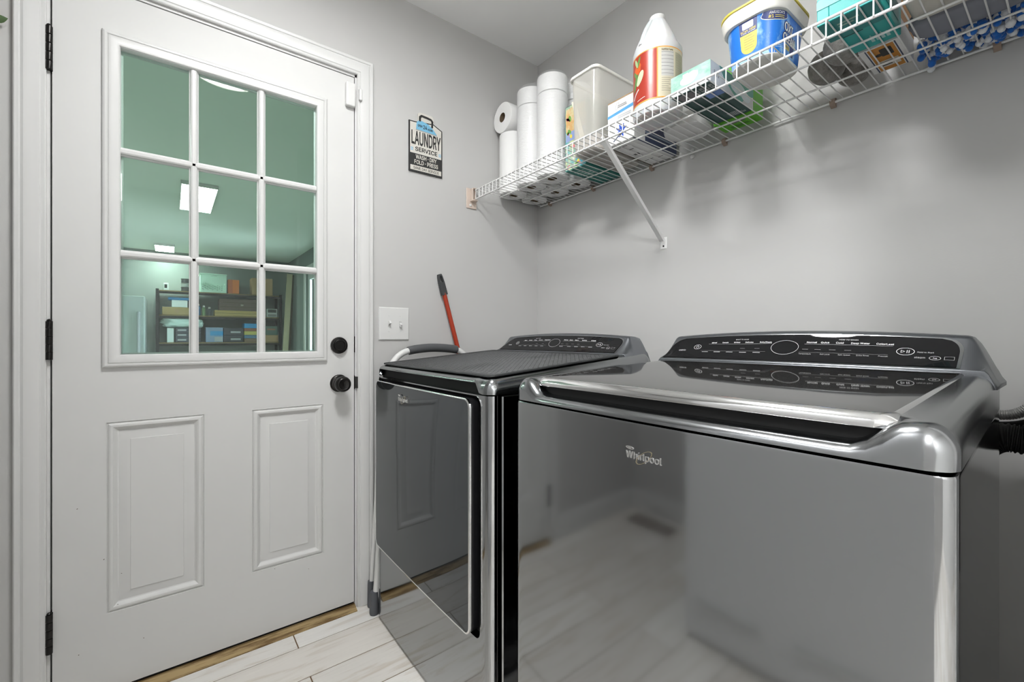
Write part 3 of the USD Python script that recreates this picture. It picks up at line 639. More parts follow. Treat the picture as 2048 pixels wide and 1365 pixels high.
# ================================================================== wire shelf
SH, FY, SX1 = 1.7095, -.400, 1.795
sf = thing('wire_shelf', 'white wire shelf above the machines on the right wall', 'wire shelf', (1.1, -.2, SH))
for z, r in ((SH + .002, .0032), (SH - .0385, .0032)): part(sf, 'front_rod', tube([(.030, FY, z), (SX1, FY, z)], r, 10), WIRE, 50)
for y, z, r in ((-.263, SH - .0042, .0026), (-.125, SH - .0042, .0026), (-.012, SH - .0042, .0032)):
    part(sf, 'cross_rod', tube([(.034, y, z), (SX1, y, z)], r, 10), WIRE, 50)
x = .0395
while x < SX1:
    part(sf, 'deck_wire', tube([(x, -.006, SH), (x, FY + .004, SH), (x, FY - .0022, SH + .001), (x, FY - .0042, SH - .003), (x, FY - .0042, SH - .0395)], .0016, 6), WIRE, 60)
    x += .02645
eb = part(sf, 'end_bracket', bx(.0005, -.432, 1.632, .006, -.378, 1.724, .002), BEIGE, False, label='beige plastic end bracket')
part(eb, 'socket', [bx(.004, -.412, 1.662, .034, -.388, 1.667, .001), bx(.004, -.412, 1.716, .034, -.388, 1.720, .001), bx(.004, -.414, 1.662, .030, -.411, 1.720, .001), bx(.004, -.389, 1.662, .012, -.386, 1.720, .001)], BEIGE, False)
part(eb, 'screw', lathe([(.006, 0), (.006, .002), (.003, .0035), (.0001, .0035)], (.006, -.412, 1.646), 16, 'x'), WHITE, 30)
for cx in (.103, .385, .688, .975, 1.285, 1.60):
    part(sf, 'wall_clip', fixed(loft([np.array([(X, -.0005, SH + .010), (X, -.010, SH + .008), (X, -.0175, SH), (X, -.0165, SH - .008), (X, -.010, SH - .013), (X, -.0005, SH - .016)]) for X in (cx - .0065, cx + .0065)])), TAN, 30, label='tan wall clip')
wc = part(sf, 'wall_anchor', [lathe([(.0075, 0), (.0075, .006), (.004, .009), (.0001, .009)], (.856, -.0005, 1.716), 18, '-y'), lathe([(.0075, 0), (.0075, .006), (.004, .009), (.0001, .009)], (.856, -.0005, 1.694), 18, '-y')], WHITE, 30, label='white wall anchor')
bt, bf = np.array([.777, FY + .006, SH - .036]), np.array([.7365, -.012, 1.412])
dd = (bf - bt) / np.linalg.norm(bf - bt); sd = np.array([1.0, 0, 0]); sd = sd - dd * (sd @ dd); sd /= np.linalg.norm(sd); nn = np.cross(sd, dd)
brc = Polygon([(-.0085, -.006), (.0085, -.006), (.0085, .006), (.0068, .006), (.0068, -.0042), (-.0068, -.0042), (-.0068, .006), (-.0085, .006)])
bc = part(sf, 'brace', fixed(frame(extr(brc, float(np.linalg.norm(bf - bt))), bt, sd, nn, dd)), WIRE, 20, label='diagonal white steel brace')
part(bc, 'foot_plate', bx(.722, -.003, 1.380, .751, -.0006, 1.424, .001), WIRE, False)
part(bc, 'screw', lathe([(.0035, 0), (.003, .0015), (.0001, .002)], (.7365, -.003, 1.3905), 14, '-y'), BLACK, 30)
part(bc, 'top_hook', tube([bt + (0, .002, .004), bt + (0, -.006, .012), bt + (0, -.010, .002)], .004, 8), WIRE, 50)

# ================================================================== things on the shelf
Z = 1.7122
def FRONT(x, y, z): return ((x, y, z), (1, 0, 0), (0, 0, 1), (0, -1, 0))
def RIGHT(x, y, z): return ((x, y, z), (0, 1, 0), (0, 0, 1), (1, 0, 0))
def LEFT(x, y, z): return ((x, y, z), (0, -1, 0), (0, 0, 1), (-1, 0, 0))
def UNDER(x, y, z): return ((x, y, z), (1, 0, 0), (0, -1, 0), (0, 0, -1))      # u along +x, v towards the front
def stick(t, name, poly, F, m, off=.0, th=.0003): return part(t, name, frame(extr(poly, th, off), *F), m, False)
def ftext(t, s, h, u, v, F, m, bold=False, w=None, align='l', rot=0, off=.0003):
    e = text(s, h, .0002, bold, align, w)
    if rot: e.apply_transform(trimesh.transformations.rotation_matrix(rot, (0, 0, 1)))
    e.vertices = np.asarray(e.vertices) + (u, v, off)
    part(t, 'lettering', frame(e, *F), m, False)
def dashes(t, F, u0, u1, v0, v1, n, m, off=.0003, frac=.55, seed=1, name='small_print'):
    rg = random.Random(seed); ps = []
    for k in range(n):
        v = v0 + (v1 - v0) * (k + .2) / n; ps.append(sbox(u0, v, u0 + (u1 - u0) * rg.uniform(.6, 1), v + (v1 - v0) / n * frac))
    stick(t, name, unary_union(ps), F, m, off, .0002)

# --- paper towel rolls
CORE = mat('core_board', (.16, .115, .07), .9)
def roll_mesh(c, r, h, axis='z', core=.021, seg=48):
    pr = [(core, 0), (core + .0005, 0), (r - .004, 0), (r, .004), (r, h - .004), (r - .004, h), (core, h)]
    return lathe(pr + [], c, seg, axis)
def paper_roll(label, c, r, h, axis='z', group=None, name='paper_towel_roll'):
    t = thing(name, label, 'paper towel roll', c, group)
    th_ = np.linspace(0, 2 * np.pi, 48, endpoint=False)
    prof = [(.0215, .02), (.0215, .0), (r - .005, 0), (r - .001, .0015), (r, .006), (r, h - .006), (r - .001, h - .0015), (r - .005, h), (.0215, h), (.0215, h - .02)]
    rings = [np.stack([a * np.cos(th_), a * np.sin(th_), np.full(48, z)], 1) for a, z in prof]
    def ax(m):
        v = np.asarray(m.vertices)
        if axis == '-y': v = np.stack([v[:, 0], -v[:, 2], v[:, 1]], 1)
        m.vertices = v + c; return m
    part(t, 'paper', ax(fixed(loft(rings, caps=False))), PAPER, 40)
    part(t, 'core', ax(loft([np.stack([.0214 * np.cos(th_), .0214 * np.sin(th_), np.full(48, z)], 1) for z in (.0005, h - .0005)], caps=False)), CORE, True, label='brown cardboard core')
    return t
paper_roll('single white paper towel roll standing at the shelf end', (.070, -.214, Z), .0655, .280)
paper_roll('white paper towel roll lying on top with its core facing out', (.072, -.115, Z + .280 + .070), .069, .165, '-y')
paper_roll('white paper towel roll standing in the corner behind the others', (.071, -.083, Z), .0635, .270)
pk = thing('paper_towel_pack', 'tall plastic-wrapped pack of white paper rolls beside the single rolls', 'paper towel pack', (.28, -.14, Z))
WRAPPED = mat('wrapped_paper', (.82, .82, .815), .5, coat_weight=.6, coat_roughness=.2, bump=((75, 75, 160), .5, .006))
for cx, cy in ((.211, -.219), (.3445, -.217), (.222, -.0868), (.356, -.0868)):
    for k, (z0, h) in enumerate(((Z + .001, .345), (Z + .3465, .074))):
        th_ = np.linspace(0, 2 * np.pi, 44, endpoint=False); rr_ = .0655
        prof = [(.020, .02), (.020, 0), (rr_ - .006, 0), (rr_ - .001, .002), (rr_, .007), (rr_, h - .007), (rr_ - .001, h - .002), (rr_ - .006, h), (.020, h), (.020, h - .02)]
        rl = part(pk, 'roll', fixed(loft([np.stack([cx + a * np.cos(th_), cy + a * np.sin(th_), np.full(44, z0 + z)], 1) for a, z in prof], caps=False)), WRAPPED, 40)
        if k == 0: part(rl, 'core', loft([np.stack([cx + .0199 * np.cos(th_), cy + .0199 * np.sin(th_), np.full(44, z0 + z)], 1) for z in (.0005, .06)], caps='end'), CORE, True)
hull = unary_union([Point(cx, cy).buffer(.0672, quad_segs=12) for cx, cy in ((.211, -.219), (.3445, -.217), (.222, -.0868), (.356, -.0868))]).buffer(.03).buffer(-.03)
hp = np.array(hull.exterior.coords)[:-1]; cc = hp.mean(0)
rr2 = [np.column_stack([cc + (hp - cc) * s, Z + .0005 + z + 0.0 * hp[:, 0]]) for s, z in ((.98, .004), (1, .012), (1.0, .18), (.997, .262), (1.0, .34), (1.0, .405), (.985, .422), (.93, .431))]
part(pk, 'plastic_wrap', fixed(loft(rr2, caps=False)), film_mat('clear_wrap', (.85, .86, .87), .16, .12), 40, label='clear crinkled plastic wrap')

# --- green dryer-sheet style carton behind the tub
gb = thing('printed_carton', 'teal carton with yellow and pink floral print behind the clear tub', 'carton', (.487, -.13, Z))
GX = (.430, .546); TEAL = mat('carton_teal', (.03, .20, .17), .45)
part(gb, 'carton', bx(GX[0], -.226, Z, GX[1], -.010, Z + .262, .0015), TEAL, False)
F = FRONT(GX[0], -.226, Z)
stick(gb, 'front_print', sbox(.003, .003, .113, .259), F, mat('carton_front', (.62, .66, .38), .5, var=((28, 28, 22), (.10, .42, .50), .40)))
stick(gb, 'print_patch', sbox(.006, .155, .11, .25), F, mat('carton_peach', (.72, .42, .16), .5, var=((45, 45, 30), (.74, .66, .38), .42)), .0003)
stick(gb, 'print_patch', sbox(.006, .118, .11, .155), F, mat('carton_blue', (.30, .38, .66), .5), .0004)
rg = random.Random(3)
for k in range(26):
    u, v = rg.uniform(.012, .104), rg.uniform(.012, .24); m = (mat('petal_yellow', (.80, .66, .08), .5), mat('petal_pink', (.72, .20, .22), .5), mat('petal_white', (.85, .85, .80), .5), mat('petal_green', (.18, .42, .08), .5))[k % 4]
    stick(gb, 'flower', affinity.rotate(ellipse(u, v, rg.uniform(.006, .013), rg.uniform(.004, .008), 12), rg.uniform(0, 180)), F, m, .0006)
F = UNDER(GX[0], -.010, Z)
dashes(gb, F, .02, .08, .10, .19, 5, mat('pale_teal', (.30, .48, .42), .5), 0)

# --- clear tub
tb = thing('clear_tub', 'frosted clear plastic tub with a rim, powder inside, next to the towel pack', 'tub', (.618, -.17, Z))
TUB = film_mat('frosted_plastic', (.84, .82, .76), .62, .16, True)
def tubring(x0, y0, x1, y1, r, z): return np.column_stack([rr_outline(x0, y0, x1, y1, r, 10, 8), np.full(72, z)])
TX0, TX1, TY0, TY1 = .556, .676, -.318, -.045
cut = .024
def tring(i, z): return tubring(TX0 + i, TY0 + i, TX1 - i, TY1 - i, .026, z)
part(tb, 'body', fixed(loft([tring(.008, Z), tring(.003, Z + .004), tring(.001, Z + .05), tring(-.004, Z + .275), tring(-.005, Z + .280)], caps='start')), TUB, 40)
part(tb, 'rim', fixed(loft([tring(-.005, Z + .276), tring(-.0095, Z + .277), tring(-.0105, Z + .282), tring(-.009, Z + .2865), tring(-.004, Z + .287), tring(.000, Z + .284), tring(-.003, Z + .277)], caps=False)), mat('tub_rim', (.80, .79, .74), .35), 40)
part(tb, 'powder', fixed(loft([tring(.010, Z + .003), tring(.006, Z + .006), tring(.004, Z + .055), tring(.02, Z + .063)], caps=True)), mat('grey_powder', (.33, .30, .29), .9), 40, label='greyish powder filling the bottom')
part(tb, 'scoop', fixed(frame(extr(rrect(0, 0, .018, .17, .006), .003), (TX0 + .02, TY0 + .030, Z + .06), (.92, .39, 0), (-.28, .0, .96))), mat('scoop_plastic', (.78, .72, .58), .4), 30)

# --- blue and white carton
bb = thing('white_carton', 'white carton with a blue stripe and blue emblem between tub and jug', 'carton', (.745, -.14, Z))
BX0, BX1, BY0, BY1, BZ = .690, .803, -.272, -.020, Z + .150
BW = mat('carton_white', (.72, .72, .71), .5); NAVY = mat('carton_navy', (.045, .06, .12), .5); BBLUE = mat('carton_mid_blue', (.10, .36, .66), .5); RBLUE = mat('royal_blue', (.03, .09, .50), .5)
part(bb, 'carton', bx(BX0, BY0, Z, BX1, BY1, BZ, .0012), BW, False)
part(bb, 'open_flap', bx(BX0 + .001, BY0 + .0005, BZ, BX1 - .001, BY0 + .004, BZ + .004), CARD, False, label='torn brown board edge')
F = FRONT(BX0, BY0, Z)
stick(bb, 'stripe', Polygon([(0, .098), (.113, .106), (.113, .117), (0, .107)]), F, BBLUE)
dashes(bb, F, .045, .100, .121, .132, 2, GPRINT, seed=4); dashes(bb, F, .045, .105, .078, .096, 3, mat('light_print', (.5, .5, .52), .5), seed=5)
stick(bb, 'loop_drawing', affinity.rotate(ring_e(.042, .130, .006, .014, .0008), -25), F, mat('light_print'), .0002)
star = unary_union([affinity.rotate(ellipse(.060, .040, .024, .0045, 12), a, origin=(.060, .040)) for a in (20, 65, 110, 150)])
stick(bb, 'emblem', star, F, RBLUE, .0002)
stick(bb, 'emblem_tail', LineString([(.028, .012), (.05, .026), (.09, .036)]).buffer(.0018), F, NAVY, .0002)
F = RIGHT(BX1, BY0, Z); stick(bb, 'navy_side', sbox(.06, .002, .250, .148), F, NAVY); stick(bb, 'side_stripe', sbox(.06, .030, .250, .036), F, mat('slate_print', (.25, .30, .38), .5), .0003)
F = UNDER(BX0, BY1, Z)
for u, v, a, b in ((.02, .12, .018, .014), (.055, .085, .018, .012), (.03, .175, .02, .004), (.012, .05, .03, .003), (.06, .04, .022, .003), (.015, .215, .04, .003)): stick(bb, 'base_print', sbox(u, v, u + a * 1.2, v + b), F, mat('dark_print', (.12, .12, .12), .6))
stick(bb, 'base_edge', sbox(0, 0, .004, .252), F, mat('base_brown', (.10, .07, .05), .7)); stick(bb, 'base_edge', sbox(.105, 0, .113, .252), F, NAVY)

# --- jug with an apple label
jg = thing('plastic_jug', 'white plastic gallon jug with a red and cream apple label', 'jug', (.912, -.302, Z))
JC, JR = (.912, -.302), .0735
HDPE = mat('jug_plastic', (.58, .59, .60), .28, subsurface_weight=.2, subsurface_scale=.01)
prof = [(.0001, .004), (.055, .0045), (.060, .0), (.068, .002), (JR - .0012, .012), (JR, .022), (JR, .030), (JR - .002, .034), (JR - .002, .186), (JR, .190), (JR - .001, .204), (JR - .006, .220), (.0575, .243), (.0455, .267), (.034, .289), (.0255, .302), (.0225, .306), (.0225, .309), (.0001, .309)]
body = lathe(prof, (0, 0, 0), 64)
v = np.asarray(body.vertices).copy(); ang = np.degrees(np.arctan2(v[:, 1], v[:, 0])); k = sstep(.205, .225, v[:, 2]) * sstep(.300, .285, v[:, 2])
for a0 in (-60, 20, 100, 200):                                                     # pinched hand hold flats on the shoulder
    dlt = (ang - a0 + 180) % 360 - 180; q = k * np.clip(1 - (dlt / 26) ** 2, 0, 1) ** .5; v[:, :2] *= (1 - .11 * q)[:, None]
body.vertices = v + (*JC, Z); part(jg, 'body', body, HDPE, 50)
part(jg, 'handle_rib', tube([(JC[0] + r * math.cos(-1.75), JC[1] + r * math.sin(-1.75), Z + z) for r, z in ((.066, .212), (.0555, .240), (.0435, .266), (.032, .287), (.025, .299))], [.008, .010, .010, .009, .007], 12), HDPE, 60)
part(jg, 'cap', lathe([(.0235, .303), (.0238, .304), (.0238, .316), (.0222, .3185), (.0001, .319)], (*JC, Z), 40), WHITE, 35)
def wrapj(poly_or_mesh, off=0.0, th=.0003, R=JR - .002):
    """wraps a flat shape (u = metres round the jug from -x through the front, v = height) on the jug"""
    m = poly_or_mesh if isinstance(poly_or_mesh, trimesh.Trimesh) else extr(poly_or_mesh, th)
    if not isinstance(poly_or_mesh, trimesh.Trimesh):
        v_, f_2 = trimesh.remesh.subdivide_to_size(m.vertices, m.faces, .012); m = trimesh.Trimesh(v_, f_2, process=False)
    p = np.asarray(m.vertices); a = math.pi + p[:, 0] / R; r = R + .0003 + off + p[:, 2]
    m = m.copy(); m.vertices = np.column_stack([JC[0] + r * np.cos(a), JC[1] + r * np.sin(a), Z + p[:, 1]]); return m
RED = mat('label_red', (.36, .035, .018), .3); CRM = mat('label_cream', (.54, .50, .37), .4); ORG = mat('label_orange', (.70, .32, .05), .4); OLIVE = mat('label_olive', (.33, .33, .23), .5)
part(jg, 'label_red', wrapj(sbox(.030, .038, .155, .183)), RED, True); part(jg, 'label_cream', wrapj(sbox(.155, .038, .290, .183)), CRM, True)
for v0, v1 in ((.0345, .038), (.183, .186)): part(jg, 'label_border', wrapj(sbox(.030, v0, .290, v1)), ORG, True)
part(jg, 'label_border', wrapj(sbox(.1535, .038, .1565, .183), .0002), ORG, True)
part(jg, 'label_panel', wrapj(sbox(.210, .085, .250, .172), .0002), OLIVE, True)
FACT = mat('fact_grey', (.46, .46, .44), .5)
part(jg, 'facts_panel', wrapj(sbox(.166, .098, .204, .172), .0002), FACT, True)
e = text('Nutrition Facts', .0050, .0002, True, w=.035); e.vertices = np.asarray(e.vertices) + (.1665, .1735, .0003); part(jg, 'lettering', wrapj(e), INK, False)
rg = random.Random(9)
lines = [sbox(.1665, .168 - k * .0105, .2035, .1692 - k * .0105) for k in range(7)]
part(jg, 'facts_rules', wrapj(unary_union(lines), .0004), mat('rule_grey', (.20, .20, .19), .5), True)
lines = [sbox(.167, .092 - k * .0062, .167 + rg.uniform(.020, .034), .0938 - k * .0062) for k in range(7)] + [sbox(.213, .165 - k * .007, .213 + rg.uniform(.018, .029), .167 - k * .007) for k in range(8)]
part(jg, 'small_print', wrapj(unary_union(lines), .0005), mat('print_brown', (.36, .34, .27), .5), True)
part(jg, 'round_mark', wrapj(ellipse(.206, .047, .0042, .0042), .0005), mat('mark_dark', (.08, .07, .06), .5), True)
AG, AR_ = mat('apple_leaf', (.10, .24, .06), .45), mat('apple_red', (.66, .11, .02), .35)
part(jg, 'apple', wrapj(unary_union([ellipse(.088, .142, .0145, .0155), ellipse(.094, .150, .010, .010)]), .0003), AR_, True)
for c_, a_2, b_2, rt, m in (((.095, .162), .0045, .017, -20, AG), ((.084, .164), .005, .016, 25, mat('leaf_pale', (.36, .50, .26), .45)), ((.081, .106), .0065, .026, -20, AG), ((.100, .112), .0105, .023, -28, mat('leaf_cream', (.52, .60, .38), .45)), ((.078, .132), .005, .012, 35, AG)):
    part(jg, 'label_leaf', wrapj(affinity.rotate(ellipse(*c_, a_2, b_2), rt), .0005), m, True)
part(jg, 'white_stroke', wrapj(unary_union([LineString([(.070, .060), (.082, .072), (.094, .080)]).buffer(.0022), LineString([(.090, .046), (.118, .0495)]).buffer(.0009)]), .0005), WPRINT, True)

# --- white tub behind the jug
wt = thing('white_canister', 'white round canister standing behind the jug', 'canister', (.925, -.152, Z))
part(wt, 'body', lathe([(.0001, .003), (.058, .003), (.062, 0), (.072, .002), (.0745, .010), (.0755, .075), (.0745, .118), (.0001, .118)], (.925, -.152, Z), 56), WHITE, 40)
part(wt, 'lid', lathe([(.0765, .112), (.078, .113), (.078, .128), (.075, .131), (.0001, .131)], (.925, -.152, Z), 56), WHITE, 40)

# --- tissue box
tx = thing('tissue_box', 'flat mint green and white tissue box with dark green underside', 'tissue box', (1.066, -.257, Z))
AX0, AX1, AY0, AY1, AZ = 1.009, 1.124, -.380, -.136, Z + .0565
part(tx, 'carton', bx(AX0, AY0, Z, AX1, AY1, AZ, .001), mat('tissue_white', (.60, .62, .61), .45), False)
MINT = mat('tissue_mint', (.19, .42, .33), .45, var=((22, 22, 40), (.38, .54, .48), .40)); DKG = mat('tissue_dark_green', (.012, .060, .052), .45); LILAC = mat('tissue_lilac', (.60, .64, .76), .45)
F = FRONT(AX0, AY0, Z)
stick(tx, 'front_print', Polygon([(.0, .014), (.04, .013), (.08, .016), (.115, .013), (.115, .0565), (0, .0565)]), F, MINT)
stick(tx, 'front_oval', unary_union([ellipse(.052, .031, .024, .013), ellipse(.064, .037, .017, .012)]), F, mat('oval_white', (.60, .62, .64), .45), .0003)
stick(tx, 'front_mark', rrect(.036, .040, .053, .050, .002), F, LILAC, .0006); ftext(tx, 'soft', .008, .062, .037, F, mat('oval_grey', (.5, .5, .62), .5), off=.0006)
F = RIGHT(AX1, AY0, Z)
stick(tx, 'side_wave', Polygon([(.045, .0565), (.07, .032), (.11, .012), (.14, .0), (.175, 0), (.20, .022), (.244, .035), (.244, .0565)]), F, mat('side_green', (.10, .36, .28), .45))
stick(tx, 'side_wave', unary_union([ellipse(.150, .030, .045, .018), ellipse(.195, .020, .028, .014)]), F, mat('side_pale', (.66, .74, .76), .45), .0003)
for k in range(3): stick(tx, 'side_print', sbox(.018 + k * .010, .020, .024 + k * .010, .036 - k * .002), F, GPRINT)
F = UNDER(AX0, AY1, Z)
stick(tx, 'base_panel', sbox(.001, .001, .114, .243), F, DKG)
stick(tx, 'base_patch', sbox(.068, .158, .110, .186), F, mat('base_blue', (.12, .22, .50), .5), .0003)
stick(tx, 'base_patch', sbox(.012, .192, .056, .236), F, mat('base_grey', (.16, .15, .16), .5), .0003)
for k in range(4): stick(tx, 'base_mark', rrect(.060 + k * .013, .205, .069 + k * .013, .230, .002).difference(ellipse(.0645 + k * .013, .217, .002, .004)), F, mat('base_pale', (.30, .32, .32), .5), .0003)
dashes(tx, F, .055, .105, .012, .040, 5, WPRINT, .0003, .3, 6)

# --- bright green carton behind the tissue box
gg = thing('green_carton', 'bright green carton behind the tissue box', 'carton', (1.062, -.09, Z))
LIME = mat('lime_card', (.10, .42, .012), .45)
part(gg, 'carton', bx(1.000, -.130, Z, 1.116, -.052, Z + .168, .001), LIME, False)
F = RIGHT(1.116, -.130, Z); stick(gg, 'side_print', sbox(.0, .10, .078, .168), F, mat('card_yellow', (.75, .66, .12), .5)); stick(gg, 'side_print', sbox(.006, .128, .05, .15), F, mat('card_orange', (.78, .42, .03), .5), .0003)
F = UNDER(1.000, -.052, Z); stick(gg, 'base_print', sbox(.03, .045, .085, .062), F, mat('base_grey')); dashes(gg, F, .03, .09, .012, .03, 3, mat('lime_dark', (.03, .14, .01), .5))

# --- blue tub with a yellow lid
ox = thing('detergent_bucket', 'blue and white stain remover bucket with a yellow lid', 'bucket', (1.22, -.295, Z))
def oring(k, z, e=0.0):
    """k: 0 at the foot, 1 at the rim"""
    x0, x1, y0, y1 = 1.1625 - .012 * k, 1.2810 + .012 * k, -.3760 - .013 * k, -.2150 + .013 * k
    return np.column_stack([rr_outline(x0 - e, y0 - e, x1 + e, y1 + e, .045 + .006 * k, 12, 12), np.full(96, Z + z)])
OH = .128
BK = mat('bucket_white', (.70, .69, .65), .35)
part(ox, 'bucket', fixed(loft([oring(0, .003, -.012), oring(0, 0, -.008), oring(0, .001, -.003), oring(.02, .004), oring(.7344, .098), oring(.78, .104, .001)], caps=True)), BK, 40)
part(ox, 'rim', fixed(loft([oring(.75, .100, .0005), oring(.75, .100, .0055), oring(.79, .103, .007), oring(1, .126, .008), oring(1, .1295, .006), oring(1, .1295, 0)], caps='end')), BK, 35)
part(ox, 'lid', fixed(loft([oring(1, .1295, .0045), oring(1, .1305, .0085), oring(1, .1345, .0090), oring(1, .1365, .006), oring(1, .1365, 0)], caps=True)), mat('lid_yellow', (.60, .50, .07), .4), 35)
base_o = oring(0, 0)[:, :2]; seg = np.linalg.norm(np.diff(np.vstack([base_o, base_o[:1]]), axis=0), axis=1); cum = np.concatenate([[0], np.cumsum(seg)]); PER = cum[-1]
def obk(m, off):
    """wraps (u = metres round the foot from the left front corner, v = height, n) on the bucket"""
    p = np.asarray(m.vertices); out = np.zeros_like(p); s = np.mod(p[:, 0] + .028, PER)
    for kk in range(len(p)):
        i = min(int(np.searchsorted(cum, s[kk], 'right') - 1), 95); t = (s[kk] - cum[i]) / seg[i]; k = np.clip((p[kk, 1] - .004) / .128, 0, 1)
        A, B = oring(k, 0)[[i, (i + 1) % 96], :2]; c_ = A + (B - A) * t; nrm = np.array([B[1] - A[1], A[0] - B[0]]); nrm /= np.linalg.norm(nrm) + 1e-9
        out[kk] = (*(c_ + nrm * (off + p[kk, 2] + .0002)), Z + p[kk, 1])
    m = m.copy(); m.vertices = out; return m
def olab(name, poly, m, off=0.0, sub=.008):
    e = extr(poly, .0002); v_, f_2 = trimesh.remesh.subdivide_to_size(e.vertices, e.faces, sub); part(ox, name, obk(trimesh.Trimesh(v_, f_2, process=False), off), m, True)
def otext(s, h, u, v, m, w=None, off=.0006, rot=0):
    e = text(s, h, .0002, True, 'c', w)
    if rot: e.apply_transform(trimesh.transformations.rotation_matrix(rot, (0, 0, 1)))
    e.vertices = np.asarray(e.vertices) + (u, v, off); part(ox, 'lettering', obk(e, 0), m, False)
OB = mat('label_blue', (.010, .16, .60), .35, var=((26, 26, 14), (.34, .56, .74), .54, .70)); ONV = mat('label_navy', (.02, .035, .16), .4); OYL = mat('label_yellow', (.62, .48, .08), .4); OPB = mat('label_pale_blue', (.30, .50, .86), .4)
olab('label', sbox(-.075, .006, .225, .099), OB, 0, .006)
olab('label_foot', Polygon([(-.04, .0062), (.10, .0062), (.095, .016), (.02, .020), (-.03, .015)]), OPB, .0003)
olab('label_band', sbox(.0395, .068, .073, .099), ONV, .0003); olab('label_tongue', unary_union([sbox(.0395, .038, .073, .068), ellipse(.05625, .038, .01675, .017)]), OYL, .0003)
olab('label_tag', rrect(.0455, .080, .066, .0955, .002), WPRINT, .0006)
otext('SCAN HERE', .0048, .0562, .0735, OYL, .029); otext('FOR MORE', .0022, .0562, .0700, WPRINT, .027)
olab('small_print', unary_union([sbox(.047, .062 - k * .0058, .047 + (.021 if k % 2 else .017), .0631 - k * .0058) for k in range(6)]), mat('print_ochre', (.40, .33, .12), .5), .0006)
olab('badge_edge', unary_union([ellipse(.111, .089, .031, .0115), rrect(.083, .085, .141, .0990, .004)]).intersection(sbox(0, 0, .3, .0990)), mat('badge_cream', (.72, .70, .55), .4), .0003)
olab('badge_field', unary_union([ellipse(.111, .0893, .0295, .0102), rrect(.0845, .086, .1395, .0990, .003)]).intersection(sbox(0, 0, .3, .0990)), ONV, .0005)
otext("AMERICA'S", .0058, .113, .0915, WPRINT, .034, .0008); otext('#1', .0068, .100, .0825, OYL, .011, .0008)
for v_ in (.0868, .0828): olab('small_print', sbox(.108, v_, .130, v_ + .0018), mat('print_gold', (.50, .42, .12), .5), .0008)
for s_, h_, u_, v_ in (('OXI', .0185, .152, .059), ('CLEAN', .0170, .158, .036)):
    e = text(s_, h_, .0002, True, 'c', .040 if s_ == 'OXI' else .058)
    sh_ = unary_union([Polygon(e.vertices[f][:, :2]) for f in e.faces if Polygon(e.vertices[f][:, :2]).area > 1e-10]).buffer(.0022)
    olab('letter_edge', affinity.translate(sh_, u_, v_), ONV, .0004); otext(s_, h_, u_, v_, mat('letter_cream', (.80, .80, .74), .4), .040 if s_ == 'OXI' else .058, .0009)
olab('label_flag', rrect(.137, .020, .163, .0305, .003), OYL, .0005); otext('VERSATILE', .0045, .150, .0235, ONV, .021)
olab('label_photo', sbox(.166, .012, .185, .034), ONV, .0005); olab('small_print', unary_union([sbox(.112, .018 + k * .004, .131, .0195 + k * .004) for k in range(3)]), OPB, .0005)

# --- grey felted dryer balls
FELT = mat('grey_felt', (.185, .175, .160), .95, bump=((90, 90, 90), .9, .006), var=((60, 60, 60), (.27, .255, .235), .40), sheen_weight=.3)
for lbl, c_, r in (('grey felt dryer ball nearest the stain remover bucket', (1.306, -.128, Z + .0400), .042), ('grey felt dryer ball leaning on the teal carton', (1.362, -.190, Z + .0440), .044), ('grey felt dryer ball at the wall under the orange carton edge', (1.346, -.058, Z + .0395), .039)):
    s_ = trimesh.creation.icosphere(4, r); v = np.asarray(s_.vertices); s_.vertices = v * (1 + .05 * (meshkit.fbm(v * 55 + c_[0] * 40, 3) - .5) + .045 * (meshkit.noise(v * 22 + c_[1] * 50) - .5))[:, None] + c_
    single('dryer_ball', lbl, 'dryer ball', s_, FELT, True, 'felt dryer balls')

# --- teal dispenser carton
tc = thing('teal_carton', 'teal and white carton with wavy edge above the dryer balls', 'carton', (1.42, -.30, Z))
TQ = mat('turquoise_card', (.012, .36, .34), .4); TQ2 = mat('turquoise_dark', (.008, .21, .205), .4)
part(tc, 'carton', bx(1.388, -.386, Z + .0005, 1.472, -.212, Z + .165, .001), TQ, False)
part(tc, 'dispenser_step', bx(1.366, -.386, Z + .0005, 1.388, -.302, Z + .150, .001), TQ, False)
part(tc, 'white_top', bx(1.3655, -.3868, Z + .058, 1.4725, -.2115, Z + .1655, .001), mat('carton_gloss_white', (.60, .60, .59), .35), False)
F = FRONT(1.366, -.3868, Z)
wave = [(0, .034)] + [(u, .052 + .008 * math.sin(u * 95)) for u in np.linspace(0, .1065, 20)] + [(.1065, .034)]
stick(tc, 'wave_print', Polygon(wave), F, mat('aqua_card', (.12, .44, .42), .4)); ftext(tc, 'fresh', .010, .03, .040, F, WPRINT, True)
F = UNDER(1.366, -.212, Z)
stick(tc, 'base_panel', sbox(.001, .092, .105, .172), F, TQ2); stick(tc, 'base_slot', sbox(.024, .0885, .060, .0905), F, INK, .0003)
dashes(tc, F, .030, .070, .135, .155, 2, mat('pale_teal'), .0003); 
for k in range(4): stick(tc, 'bottle_mark', unary_union([rrect(.060 + k * .009, .020, .066 + k * .009, .046 - .006 * (k % 2), .001), sbox(.062 + k * .009, .04, .064 + k * .009, .052 - .006 * (k % 2))]), F, mat('mark_pale', (.40, .62, .60), .4), .0003)
F = RIGHT(1.4725, -.386, Z); stick(tc, 'side_print', sbox(.02, .02, .15, .055), F, TQ2)

